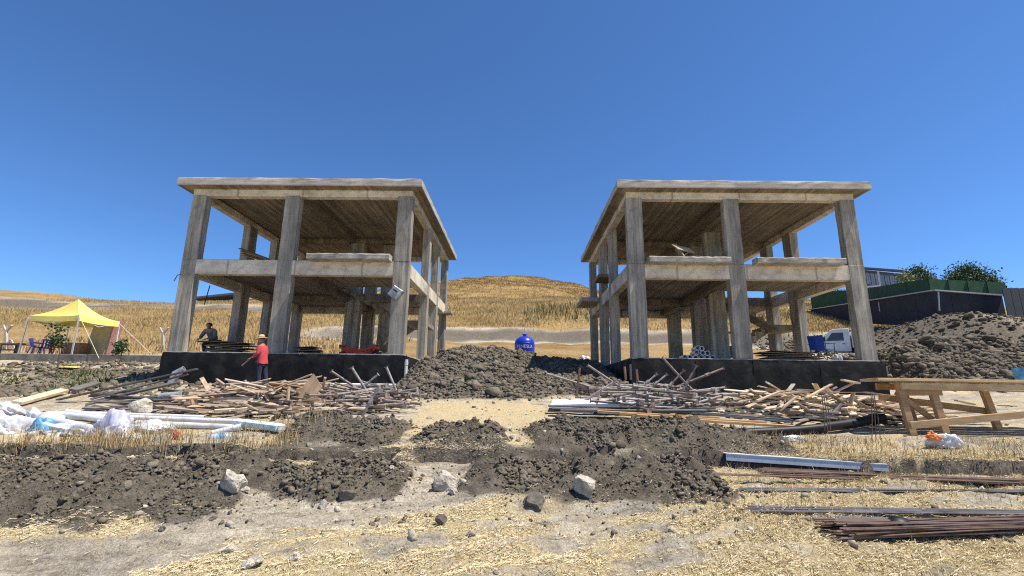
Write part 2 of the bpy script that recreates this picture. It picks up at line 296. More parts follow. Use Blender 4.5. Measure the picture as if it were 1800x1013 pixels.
def ground_mat():
    m, n, l, b = new_mat('site_ground'); tc = n.new('ShaderNodeTexCoord').outputs['Object']
    z = n.new('ShaderNodeAttribute'); z.attribute_name = 'zone'; sp = n.new('ShaderNodeSeparateColor'); l.new(z.outputs['Color'], sp.inputs[0])
    straw, dirt, gold = sp.outputs[0], sp.outputs[1], sp.outputs[2]
    n1 = noise(n, l, tc, .55, 6, .65); n2 = noise(n, l, tc, 5, 7, .7); n3 = noise(n, l, tc, 34, 5, .75); n4 = noise(n, l, tc, 12, 4, .65, (.5, 1.6, 1))
    clay = ramp(n, [(.28, (.235, .208, .165)), (.45, (.42, .385, .315)), (.58, (.51, .47, .395)), (.72, (.6, .56, .48))]); l.new(n2, clay.inputs[0])
    clay2 = ramp(n, [(.3, (.66, .66, .67)), (.6, (1.08, 1.06, 1.0))]); l.new(n1, clay2.inputs[0])
    c = mix(n, l, 1.0, clay.outputs[0], clay2.outputs[0], 'MULTIPLY')
    rt = n.new('ShaderNodeMapping'); rt.inputs['Rotation'].default_value = (0, 0, -.35); l.new(tc, rt.inputs['Vector']); n6 = noise(n, l, rt.outputs[0], 3.2, 6, .72, (.45, 2.6, 1)); st = ramp(n, [(.34, (.55, .54, .53)), (.5, (1, 1, 1)), (.66, (1.22, 1.2, 1.17))]); l.new(n6, st.inputs[0]); c = mix(n, l, .9, c, st.outputs[0], 'MULTIPLY')
    grit = ramp(n, [(.32, (.42, .41, .4)), (.46, (.95, .95, .95)), (.7, (1.25, 1.24, 1.22))]); l.new(n3, grit.inputs[0]); c = mix(n, l, .8, c, grit.outputs[0], 'MULTIPLY')
    sc = ramp(n, [(.3, (.28, .22, .12)), (.47, (.54, .435, .24)), (.68, (.72, .61, .37))]); l.new(n3, sc.inputs[0])
    sf = maths(n, l, 'SUBTRACT', maths(n, l, 'ADD', maths(n, l, 'MULTIPLY', straw, 1.25), maths(n, l, 'MULTIPLY', n4, .9)), .62)
    sf = maths(n, l, 'MULTIPLY', sf, 2.6, True); sf = maths(n, l, 'MULTIPLY', sf, .85)
    c = mix(n, l, sf, c, sc.outputs[0])
    gc = ramp(n, [(.3, (.165, .11, .05)), (.48, (.31, .215, .095)), (.62, (.39, .28, .135)), (.75, (.47, .36, .195))]); l.new(n2, gc.inputs[0])
    gcb = ramp(n, [(.32, (.62, .58, .5)), (.55, (1, 1, 1)), (.7, (1.1, 1.05, .95))]); n5 = noise(n, l, tc, .12, 5, .65, (1, 2.2, 2)); l.new(n5, gcb.inputs[0])
    g2 = mix(n, l, 1.0, gc.outputs[0], gcb.outputs[0], 'MULTIPLY')
    gf = maths(n, l, 'ADD', gold, maths(n, l, 'MULTIPLY', maths(n, l, 'SUBTRACT', n1, .5), .5)); gf = maths(n, l, 'MULTIPLY', maths(n, l, 'SUBTRACT', gf, .3), 2.5, True)
    c = mix(n, l, gf, c, g2)
    dc = ramp(n, [(.28, (.075, .064, .05)), (.5, (.142, .124, .098)), (.72, (.24, .212, .172))]); l.new(n2, dc.inputs[0])
    d2 = mix(n, l, .8, dc.outputs[0], grit.outputs[0], 'MULTIPLY')
    df = maths(n, l, 'ADD', dirt, maths(n, l, 'MULTIPLY', maths(n, l, 'SUBTRACT', n2, .5), .6)); df = maths(n, l, 'MULTIPLY', maths(n, l, 'SUBTRACT', df, .25), 2.4, True)
    c = mix(n, l, df, c, d2)
    peb = n.new('ShaderNodeTexVoronoi'); peb.inputs['Scale'].default_value = 55; l.new(tc, peb.inputs['Vector']); pr = ramp(n, [(.12, (1.25, 1.22, 1.16)), (.32, (1, 1, 1)), (.75, (.72, .71, .7))]); l.new(peb.outputs['Distance'], pr.inputs[0]); c = mix(n, l, .7, c, pr.outputs[0], 'MULTIPLY')
    c = mix(n, l, 1.0, c, (1.06, 1.05, 1.04), 'MULTIPLY')
    l.new(c, b.inputs['Base Color']); b.inputs['Roughness'].default_value = 1.0; b.inputs['Specular IOR Level'].default_value = .1
    bump(n, l, maths(n, l, 'ADD', maths(n, l, 'MULTIPLY', n2, .8), maths(n, l, 'MULTIPLY', n3, .45)), b, 1.0, .09); return m
M['ground'] = ground_mat()

# ------------------------------------------------------------------ mesh helpers
def tag(o, label=None, cat=None, group=None, kind=None):
    if label: o['label'] = label
    if cat: o['category'] = cat
    if group: o['group'] = group
    if kind: o['kind'] = kind
    return o
def mesh_np(name, V, F, tint=None, attr='tint', smooth=False):
    """V (n,3), F (m,k) all faces of one size"""
    me = bpy.data.meshes.new(name); V = np.asarray(V, np.float32); F = np.asarray(F, np.int32); k = F.shape[1]
    me.vertices.add(len(V)); me.vertices.foreach_set('co', V.ravel())
    me.loops.add(F.size); me.loops.foreach_set('vertex_index', F.ravel())
    me.polygons.add(len(F)); me.polygons.foreach_set('loop_start', np.arange(0, F.size, k, dtype=np.int32))
    if smooth: me.polygons.foreach_set('use_smooth', np.ones(len(F), bool))
    if tint is not None:
        a = me.color_attributes.new(attr, 'FLOAT_COLOR', 'POINT'); c = np.ones((len(V), 4), np.float32); c[:, :3] = tint; a.data.foreach_set('color', c.ravel())
    me.update(calc_edges=True); me.validate(); return me
def link(name, me, mat, parent=None, loc=None):
    o = bpy.data.objects.new(name, me); COL.objects.link(o)
    if mat is not None and len(me.materials) == 0: me.materials.append(mat)
    if parent: o.parent = parent
    if loc is not None: o.location = loc
    return o
def empty(name, loc=(0, 0, 0)):
    o = bpy.data.objects.new(name, None); COL.objects.link(o); o.location = loc; o.empty_display_size = .2; return o
def frame(d, up=(0, 0, 1)):
    d = Vector(d).normalized(); up = Vector(up)
    if abs(d.dot(up)) > .98: up = Vector((0, 1, 0))
    s = d.cross(up).normalized(); return d, s, s.cross(d)
class MB:
    def __init__(self): self.v = []; self.f = []
    def add(self, vs, fs):
        k = len(self.v); self.v += [tuple(p) for p in vs]; self.f += [tuple(i+k for i in q) for q in fs]; return self
    def box(self, x0, x1, y0, y1, z0, z1, j=0):
        vs = [(x, y, z) for z in (z0, z1) for x, y in ((x0, y0), (x1, y0), (x1, y1), (x0, y1))]
        if j: vs = [tuple(c+random.uniform(-j, j) for c in p) for p in vs]
        return self.add(vs, [(3, 2, 1, 0), (4, 5, 6, 7), (0, 1, 5, 4), (1, 2, 6, 5), (2, 3, 7, 6), (3, 0, 4, 7)])
    def bar(self, p, q, w, h, up=(0, 0, 1)):
        p = Vector(p); q = Vector(q); d, s, u = frame(q-p, up); vs = []
        for a in (p, q):
            for i, j in ((-1, -1), (1, -1), (1, 1), (-1, 1)): vs.append(a+s*(i*w/2)+u*(j*h/2))
        return self.add(vs, [(3, 2, 1, 0), (4, 5, 6, 7), (0, 1, 5, 4), (1, 2, 6, 5), (2, 3, 7, 6), (3, 0, 4, 7)])
    def tube(self, pts, r, seg=10, hollow=0):
        pts = [Vector(p) for p in pts]; n = len(pts); rs = r if isinstance(r, (list, tuple)) else [r]*n; vs = []; up = (0, 0, 1)
        for k, p in enumerate(pts):
            d = (pts[min(k+1, n-1)]-pts[max(k-1, 0)]); d, s, u = frame(d, up)
            for a in range(seg):
                t = 2*math.pi*a/seg; vs.append(p+(s*math.cos(t)+u*math.sin(t))*rs[k])
        fs = [(k*seg+a, k*seg+(a+1) % seg, (k+1)*seg+(a+1) % seg, (k+1)*seg+a) for k in range(n-1) for a in range(seg)]
        fs = [q[::-1] for q in fs]
        if not hollow: fs += [tuple(range(seg)), tuple(reversed(range((n-1)*seg, n*seg)))]
        else:
            base = len(vs)
            for k in (0, n-1):
                c = pts[k]
                for a in range(seg): vs.append(c+(vs[k*seg+a]-c)*hollow)
            for a in range(seg):
                b = (a+1) % seg
                fs.append((a, base+a, base+b, b)[::-1]); fs.append(((n-1)*seg+a, (n-1)*seg+b, base+seg+b, base+seg+a)[::-1]); fs.append((base+a, base+seg+a, base+seg+b, base+b))
        return self.add(vs, fs)
    def lathe(self, prof, seg=24, c=(0, 0, 0)):
        vs = []; n = len(prof)
        for r, z in prof:
            for a in range(seg):
                t = 2*math.pi*a/seg; vs.append((c[0]+r*math.cos(t), c[1]+r*math.sin(t), c[2]+z))
        fs = [(k*seg+a, k*seg+(a+1) % seg, (k+1)*seg+(a+1) % seg, (k+1)*seg+a) for k in range(n-1) for a in range(seg)]
        fs += [tuple(reversed(range(seg))), tuple(range((n-1)*seg, n*seg))]; return self.add(vs, fs)
    def prism(self, poly, a, b, axis='y'):
        n = len(poly)
        def P(u, w, t): return (u, t, w) if axis == 'y' else ((t, u, w) if axis == 'x' else (u, w, t))
        vs = [P(u, w, a) for u, w in poly]+[P(u, w, b) for u, w in poly]
        return self.add(vs, [tuple(range(n)), tuple(reversed(range(n, 2*n)))]+[(i, n+i, n+(i+1) % n, (i+1) % n) for i in range(n)])
    def mesh(self, name, smooth=False, org=(0, 0, 0), bev=0):
        me = bpy.data.meshes.new(name); o = Vector(org); me.from_pydata([tuple(Vector(p)-o) for p in self.v], [], self.f)
        bm = bmesh.new(); bm.from_mesh(me); bmesh.ops.recalc_face_normals(bm, faces=bm.faces)
        if bev: bmesh.ops.bevel(bm, geom=bm.edges[:], offset=bev, segments=1, affect='EDGES', clamp_overlap=True)
        bm.to_mesh(me); bm.free()
        if smooth:
            me.polygons.foreach_set('use_smooth', np.ones(len(me.polygons), bool)); me.update()
            try: me.set_sharp_from_angle(angle=math.radians(42))
            except Exception: pass
        return me
    def build(self, name, mat, parent=None, smooth=False, bev=0):
        org = parent_world(parent); return link(name, self.mesh(name, smooth, org, bev), mat, parent)
def parent_world(p):
    o = Vector((0, 0, 0))
    while p: o += Vector(p.location); p = p.parent
    return o
def one(name, mb, mat, loc, label, cat, group=None, smooth=False, bev=0):
    me = mb.mesh(name, smooth, loc, bev); o = link(name, me, mat, None, loc); return tag(o, label, cat, group)
def copy_tree(o, parent=None):
    c = o.copy(); COL.objects.link(c); c.parent = parent
    for ch in o.children: copy_tree(ch, c)
    return c

# ------------------------------------------------------------------ ground sheet
def spaced(segs):
    out = []
    for a, b, s in segs: out += list(np.arange(a, b, s))
    return np.array(out)
gx = spaced([(-500, -150, 40), (-150, -60, 4), (-60, -26, 1.2), (-26, -13, .3), (-13, -8, .1), (-8, 8, .05), (8, 14, .1), (14, 30, .15), (30, 62, 1.0), (62, 150, 4), (150, 501, 40)])
gy = spaced([(-400, -20, 30), (-20, 0, 2), (0, 3.5, .3), (3.5, 10.2, .045), (10.2, 16, .1), (16, 28, .13), (28, 56, .5), (56, 110, 1.2), (110, 260, 4), (260, 421, 30)])
XX, YY = np.meshgrid(gx, gy); ZZ = H(XX, YY)
nx, ny = len(gx), len(gy); idx = np.arange(nx*ny).reshape(ny, nx)
GF = np.stack([idx[:-1, :-1], idx[:-1, 1:], idx[1:, 1:], idx[1:, :-1]], -1).reshape(-1, 4)
def zones(x, y):
    hm, m1 = heap_mask(x, y); _, m2 = central_mound(x, y); _, m3 = right_mound(x, y); tr = trench_mask(x, y)
    spill = np.clip(m1+.0, 0, 1)
    dirt = np.maximum.reduce([sst(.1, .45, spill), sst(.08, .35, m2), sst(.02, .15, m3), sst(.02, .15, tr), .9*win(y-(7.62-.02*np.abs(x)), -.5, .42, .12)*(1-sst(11, 14, np.abs(x)))*sst(-.35, .1, fbm(x, y, 3, 1.2, 62.)+.2)])
    belt = win(y, 6.9, 8.2, .25)*(1-sst(11, 14, np.abs(x)))
    dirt = np.maximum(dirt, belt*np.clip(.55+.8*fbm(x, y, 3, .8, 61.), 0, 1)*(1-.55*sst(3.5, 5, x)))
    leftd = sst(-4.5, -7, x)*win(y, 13.6, 23, 1.5); dirt = np.maximum(dirt, leftd*np.clip(.55+.9*fbm(x, y, 3, .4, 71.), 0, .8))
    # grey cut banks behind
    grey = win(y+.6*fbm(x, y, 2, .3, 8.), 42.2, 45.9, .9)*(1-sst(20, 30, np.abs(x-5)))*.66
    lcut = sst(-22, -30, x)*win(y+3*fbm(x, y, 2, .1, 5.), 57, 68, 1.5)*.75
    rcut = sst(18, 26, x)*win(y, 25, 46, 4)*.85
    dirt = np.maximum.reduce([dirt, grey, lcut*np.clip(.8+.7*fbm(x, y, 3, .2, 15.), 0, 1), rcut*np.clip(.98+.8*fbm(x, y, 3, .3, 25.), 0, 1)])
    su, sv = .94*x+.34*y, -.34*x+.94*y
    straw = np.clip(.30+1.3*fbm(su*.45, sv*1.7, 5, .9, 90.)+.7*fbm(su, sv*2.0, 3, 2.6, 95.)+.35*sst(0, 3.5, x)*(1-sst(8, 10, y))-.35*win(x, -3.6, -.4, .6)*(1-sst(5.5, 6.5, y)), 0, 1)*(1-sst(9, 12, y)*.6)
    straw = np.maximum(straw, .45*win(y, 9, 13, 1)*win(x, -2.4, .8, .5))*(1-sst(24, 30, y))
    gold = np.maximum(sst(44.5, 47.5, y+1.5*fbm(x, y, 2, .2, 7.)), win(y, 27, 42, 1.5)*.7*(1-.8*sst(16, 24, x)))*(1-lcut*1.3).clip(0, 1)
    gold = np.maximum(gold, sst(-16, -22, x)*win(y, 30, 52, 3)*.8)
    gold = gold*(1-grey*1.2).clip(0, 1)
    return np.stack([straw, dirt, gold.clip(0, 1)], -1)
Z3 = zones(XX.ravel(), YY.ravel())
gm = mesh_np('ground', np.stack([XX, YY, ZZ], -1).reshape(-1, 3), GF, Z3, 'zone', smooth=True)
ground = link('ground', gm, M['ground']); tag(ground, 'pale clay building site ground rising to dry golden hills', kind='structure')

# ------------------------------------------------------------------ scattered masses (stuff)
PHI = (1+5**.5)/2
ICO_V = np.array([(-1, PHI, 0), (1, PHI, 0), (-1, -PHI, 0), (1, -PHI, 0), (0, -1, PHI), (0, 1, PHI), (0, -1, -PHI), (0, 1, -PHI), (PHI, 0, -1), (PHI, 0, 1), (-PHI, 0, -1), (-PHI, 0, 1)], float)/math.sqrt(1+PHI*PHI)
ICO_F = np.array([(0, 11, 5), (0, 5, 1), (0, 1, 7), (0, 7, 10), (0, 10, 11), (1, 5, 9), (5, 11, 4), (11, 10, 2), (10, 7, 6), (7, 1, 8), (3, 9, 4), (3, 4, 2), (3, 2, 6), (3, 6, 8), (3, 8, 9), (4, 9, 5), (2, 4, 11), (6, 2, 10), (8, 6, 7), (9, 8, 1)])
def rand_rot(n):
    q = rng.normal(size=(n, 4)); q /= np.linalg.norm(q, axis=1)[:, None]; w, x, y, z = q.T
    return np.stack([1-2*(y*y+z*z), 2*(x*y-z*w), 2*(x*z+y*w), 2*(x*y+z*w), 1-2*(x*x+z*z), 2*(y*z-x*w), 2*(x*z-y*w), 2*(y*z+x*w), 1-2*(x*x+y*y)], -1).reshape(n, 3, 3)
def clods(name, P, R, base, var, label, sink=.3):
    n = len(P); V = ICO_V[None]*(1+rng.uniform(-.5, .42, (n, 12, 1)))*R[:, None, None]*rng.uniform(.55, 1.4, (n, 1, 3))
    V = np.einsum('nij,nkj->nki', rand_rot(n), V); V[:, :, 2] *= .8; V += P[:, None]; V[:, :, 2] += (R*(1-2*sink))[:, None]*.6
    F = ICO_F[None]+(np.arange(n)*12)[:, None, None]
    t = np.asarray(base)*(1+rng.uniform(-var, var, (n, 1))); t = np.repeat(t, 12, 0)*(1+rng.uniform(-.1, .1, (n*12, 1)))
    o = link(name, mesh_np(name, V.reshape(-1, 3), F.reshape(-1, 3), np.clip(t, 0, 1)), M['soil']); tag(o, label, kind='stuff'); return o
def ico2():
    V = [tuple(v) for v in ICO_V]; mid = {}; F = []
    def m(a, b):
        k = (min(a, b), max(a, b))
        if k not in mid: p = (np.array(V[a])+np.array(V[b])); V.append(tuple(p/np.linalg.norm(p))); mid[k] = len(V)-1
        return mid[k]
    for a, b, c in ICO_F: d, e, f = m(a, b), m(b, c), m(c, a); F += [(a, d, f), (b, e, d), (c, f, e), (d, e, f)]
    return np.array(V), np.array(F)
IV2, IF2 = ico2()
def lumps(name, P, R, base, var, label):
    n = len(P); k = len(IV2); ph = rng.uniform(0, 60, (n, 1)); D = IV2[None]
    nz = fbm(D[:, :, 0]*1.4+ph, D[:, :, 1]*1.4+D[:, :, 2]*1.1+ph, 3, 1.0)
    cp = rng.normal(size=(n, 7, 3)); cp /= np.linalg.norm(cp, axis=2)[:, :, None]; lim = rng.uniform(.4, .85, (n, 7)); e_ = np.einsum('kj,nmj->nkm', IV2, cp); cutf = np.minimum(1, np.min(np.where(e_ > .05, lim[:, None]/np.maximum(e_, .05), 9), 2))
    V = D*(cutf*(1.1+.35*nz+rng.uniform(-.07, .07, (n, k))))[:, :, None]*R[:, None, None]*rng.uniform(.65, 1.35, (n, 1, 3)); V = np.einsum('nij,nkj->nki', rand_rot(n), V); V[:, :, 2] *= .75; V += P[:, None]; V[:, :, 2] += (R*.12)[:, None]
    F = IF2[None]+(np.arange(n)*k)[:, None, None]; t = np.repeat(np.asarray(base)*(1+rng.uniform(-var, var, (n, 1))), k, 0)*(1+rng.uniform(-.12, .12, (n*k, 1)))
    o = link(name, mesh_np(name, V.reshape(-1, 3), F.reshape(-1, 3), np.clip(t, 0, 1)), M['soil']); tag(o, label, kind='stuff')
def scatter(n, x0, x1, y0, y1, mask):
    x = rng.uniform(x0, x1, n); y = rng.uniform(y0, y1, n); k = rng.random(n) < mask(x, y); return x[k], y[k]
SOIL = (.152, .131, .102)
x, y = scatter(115000, -8, 5, 4.8, 10, lambda x, y: heap_mask(x, y)[1]**1.2*np.clip(.55+1.9*fbm(x, y, 3, 2.4, 58.), .06, 1)+.02)
r = (np.exp(rng.normal(-4.45, .5, len(x)))*(1+1.1*np.clip(fbm(x, y, 2, 2.0, 68.), -.5, 1))).clip(.005, .07)
clods('soil_clods', np.stack([x, y, H(x, y)], -1), r, SOIL, .35, 'dark crumbly clods heaped along the trench')
x, y = scatter(26000, -8, 5, 4.8, 10, lambda x, y: heap_mask(x, y)[1]*.9)
x = x+rng.normal(0, .3, len(x)); y = y+rng.normal(0, .22, len(x)); r = np.exp(rng.normal(-4.9, .5, len(x))).clip(.004, .03)
clods('soil_crumbs', np.stack([x, y, H(x, y)], -1), r, SOIL, .35, 'small soil crumbs rolled off the clod heaps')
x, y = scatter(52000, -4.5, 4.5, 12.5, 27, lambda x, y: central_mound(x, y)[1]*.95)
r = np.exp(rng.normal(-3.45, .5, len(x))).clip(.015, .12)
clods('soil_clods', np.stack([x, y, H(x, y)], -1), r, SOIL, .35, 'clods on the earth mound between the two frames')
x, y = scatter(36000, 12.5, 34, 16, 24, lambda x, y: sst(.02, .5, right_mound(x, y)[1])*.95)
r = np.exp(rng.normal(-3.2, .55, len(x))).clip(.02, .2)
clods('soil_clods', np.stack([x, y, H(x, y)], -1), r, SOIL, .35, 'clods on the tall earth bank beside the right frame')
x, y = scatter(9000, 17, 42, 26, 46, lambda x, y: sst(18, 24, x)*.7)
r = np.exp(rng.normal(-2.7, .55, len(x))).clip(.03, .35)
clods('soil_clods', np.stack([x, y, H(x, y)], -1), r, (.13, .108, .078), .4, 'brown clods on the slope below the retaining wall')
x, y = scatter(9000, -24, -4.5, 13, 24, lambda x, y: sst(-4.5, -7, x)*.8*(1-house_zone(x, y)))
r = np.exp(rng.normal(-3.1, .5, len(x))).clip(.015, .16)
clods('soil_clods', np.stack([x, y, H(x, y)], -1), r, (.16, .135, .1), .35, 'brown clods on the rough ground left of the frame')
x, y = scatter(380, -7.6, 4.8, 4.8, 10, lambda x, y: heap_mask(x, y)[1]*.9); r = np.exp(rng.normal(-3.15, .3, len(x))).clip(.025, .09)
lumps('soil_lumps', np.stack([x, y, H(x, y)], -1), r, SOIL, .3, 'fist sized soil lumps among the clods of the front heaps')
x, y = scatter(420, -4.2, 4.3, 13, 25, lambda x, y: central_mound(x, y)[1]*.8); r = np.exp(rng.normal(-2.2, .35, len(x))).clip(.06, .26)
lumps('soil_lumps', np.stack([x, y, H(x, y)], -1), r, SOIL, .3, 'larger soil lumps on the mound between the frames')
x, y = scatter(700, 14, 32, 16, 23, lambda x, y: right_mound(x, y)[1]*.8); r = np.exp(rng.normal(-2.0, .4, len(x))).clip(.07, .36)
lumps('soil_lumps', np.stack([x, y, H(x, y)], -1), r, SOIL, .3, 'larger soil lumps on the bank beside the right frame')
x, y = scatter(5200, -14, 14, 3.6, 14, lambda x, y: .35+.3*win(y, 6.4, 8.2, .4))
r = np.exp(rng.normal(-4.35, .55, len(x))).clip(.006, .05); hm = heap_mask(x, y)[1]
clods('loose_stones', np.stack([x, y, H(x, y)], -1), r, (.23, .205, .165), .5, 'loose grit and small stones on the clay', .35)
x, y = scatter(300, -9, 8, 4.6, 9.6, lambda x, y: .8-.6*heap_mask(x, y)[1])
r = np.exp(rng.normal(-3.65, .42, len(x))).clip(.012, .07)
clods('pale_stone_chips', np.stack([x, y, H(x, y)], -1), r, (.46, .41, .33), .25, 'small pale stone chips dotted over the soil', .3)

def blades(name, x, y, h, w, base, var, label, lean=.45, z=None, seg=2):
    n = len(x); z = H(x, y)-.01 if z is None else z; a = rng.uniform(0, 2*np.pi, n); le = rng.normal(0, lean, n)*h; b = rng.uniform(0, 2*np.pi, n)
    dx, dy = np.cos(a)*w/2, np.sin(a)*w/2; tx, ty = np.cos(b)*le, np.sin(b)*le
    P = np.stack([np.stack([x-dx, y-dy, z], -1), np.stack([x+dx, y+dy, z], -1), np.stack([x+tx*.35+dx*.7, y+ty*.35+dy*.7, z+h*.55], -1), np.stack([x+tx*.35-dx*.7, y+ty*.35-dy*.7, z+h*.55], -1), np.stack([x+tx, y+ty, z+h*.98], -1)], 1)
    k = np.arange(n)[:, None]*5; F = np.concatenate([k+[0, 1, 2], k+[0, 2, 3], k+[3, 2, 4]], 0)
    t = .8*np.asarray(base)[rng.integers(0, len(base), n)]*(1+rng.uniform(-var, var, (n, 1)))
    o = link(name, mesh_np(name, P.reshape(-1, 3), F, np.clip(np.repeat(t, 5, 0), 0, 1)), M['blade']); tag(o, label, kind='stuff'); return o
GOLD = [(.50, .36, .16), (.58, .44, .22), (.42, .28, .11), (.36, .26, .12), (.62, .50, .29)]
# lying straw on the foreground
def straw_lying(name, n, label):
    x, y = scatter(n, -8.5, 8.5, 3.6, 8.2, lambda x, y: np.clip(zones(x, y)[:, 0]*1.2-.22+.5*fbm(x, y, 3, 5.0, 7.), 0, 1)*(1-heap_mask(x, y)[1])*(1-trench_mask(x, y)))
    m = len(x); L = rng.uniform(.012, .06, m); a = rng.uniform(0, np.pi, m); w = rng.uniform(.0009, .0019, m); z = H(x, y)+rng.uniform(.002, .02, m); tz = rng.normal(0, .12, m)*L
    dx, dy = np.cos(a)*L/2, np.sin(a)*L/2; sx, sy = -np.sin(a)*w, np.cos(a)*w
    P = np.stack([np.stack([x-dx-sx, y-dy-sy, z-tz], -1), np.stack([x+dx-sx, y+dy-sy, z+tz], -1), np.stack([x+dx+sx, y+dy+sy, z+tz+.002], -1), np.stack([x-dx+sx, y-dy+sy, z-tz+.002], -1)], 1)
    t = np.array([(.60, .51, .33), (.53, .44, .26), (.70, .62, .44), (.40, .31, .17)])[rng.integers(0, 4, m)]*(1+rng.uniform(-.15, .15, (m, 1)))
    o = link(name, mesh_np(name, P.reshape(-1, 3), np.arange(m*4).reshape(-1, 4), np.clip(np.repeat(t, 4, 0), 0, 1)), M['blade']); tag(o, label, kind='stuff')
straw_lying('lying_straw', 420000, 'cut straw lying in patches on the clay')
x, y = scatter(16000, 1.6, 9.5, 4.3, 9.4, lambda x, y: np.clip(.32+1.1*fbm(x, y, 3, .9, 33.), 0, 1)*(1-heap_mask(x, y)[1]))
blades('dry_grass', x, y, rng.uniform(.03, .16, len(x)), .006, GOLD, .2, 'short dry grass between the steel bundles', .6)
x, y = scatter(9000, -8.2, -3.4, 7.7, 9.3, lambda x, y: np.clip(.1+2.6*fbm(x, y, 4, 1.3, 133.), 0, 1)*sst(-3.2, -4.2, x)*(.3+.7*sst(8.6, 7.9, y)))
blades('dry_grass', x, y, rng.uniform(.1, .34, len(x)), .009, GOLD, .2, 'tall dry grass at the trench edge by the plastic sheets', .4)
x, y = scatter(3500, 3.6, 10, 8.0, 9.0, lambda x, y: np.clip(.5+1.2*fbm(x, y, 3, 1.2, 233.), 0, 1))
blades('dry_grass', x, y, rng.uniform(.06, .2, len(x)), .009, GOLD, .2, 'dry grass fringe at the trench edge under the bench', .6)
x, y = scatter(270000, -75, 62, 44.5, 80, lambda x, y: zones(x, y)[:, 2]*np.clip(.55+.9*fbm(x, y, 3, .18, 3.), 0, 1)*(np.abs(x) < y*1.15))
blades('dry_grass', x, y, rng.uniform(.12, .45, len(x)), rng.uniform(.02, .055, len(x)), [(.50, .36, .16), (.56, .42, .2), (.40, .28, .12), (.30, .24, .1), (.45, .34, .16)], .22, 'tall golden grass on the bank behind the site', .35)
x, y = scatter(4000, 0, 32, 50, 62, lambda x, y: np.clip(1.2*fbm(x, y, 3, .2, 303.)-.1, 0, 1))
blades('green_weeds', x, y, rng.uniform(.5, 1.2, len(x)), rng.uniform(.06, .14, len(x)), [(.22, .22, .08), (.28, .24, .1), (.26, .2, .09)], .25, 'greenish weeds among the golden grass of the bank', .3)
x, y = scatter(220000, -70, 45, 90, 172, lambda x, y: np.clip(.5+.9*fbm(x, y, 3, .07, 13.), 0, 1))
blades('dry_grass', x, y, rng.uniform(.15, .5, len(x)), rng.uniform(.06, .14, len(x)), [(.42, .27, .10), (.36, .22, .08), (.28, .18, .07), (.46, .32, .14)], .2, 'dry brown grass covering the round hill', .4)
x, y = scatter(26000, -40, -9, 26, 50, lambda x, y: zones(x, y)[:, 2]*np.clip(.6+1.2*fbm(x, y, 3, .2, 53.), 0, 1)*(np.abs(x) < y*1.2))
blades('dry_grass', x, y, rng.uniform(.15, .5, len(x)), rng.uniform(.03, .08, len(x)), GOLD, .2, 'golden grass behind the yellow canopy', .4)
x, y = scatter(4500, -22, -12.6, 14.5, 22.5, lambda x, y: np.clip(-.5+2.2*fbm(x, y, 3, .5, 93.)+.9*win(y, 16.5, 19.5, 1)*sst(-14.5, -16.5, x), 0, 1))
blades('green_weeds', x, y, rng.uniform(.08, .3, len(x)), rng.uniform(.03, .07, len(x)), [(.07, .13, .035), (.1, .16, .05), (.16, .18, .07), (.3, .27, .12)], .25, 'low green weeds left of the yellow canopy', .6)

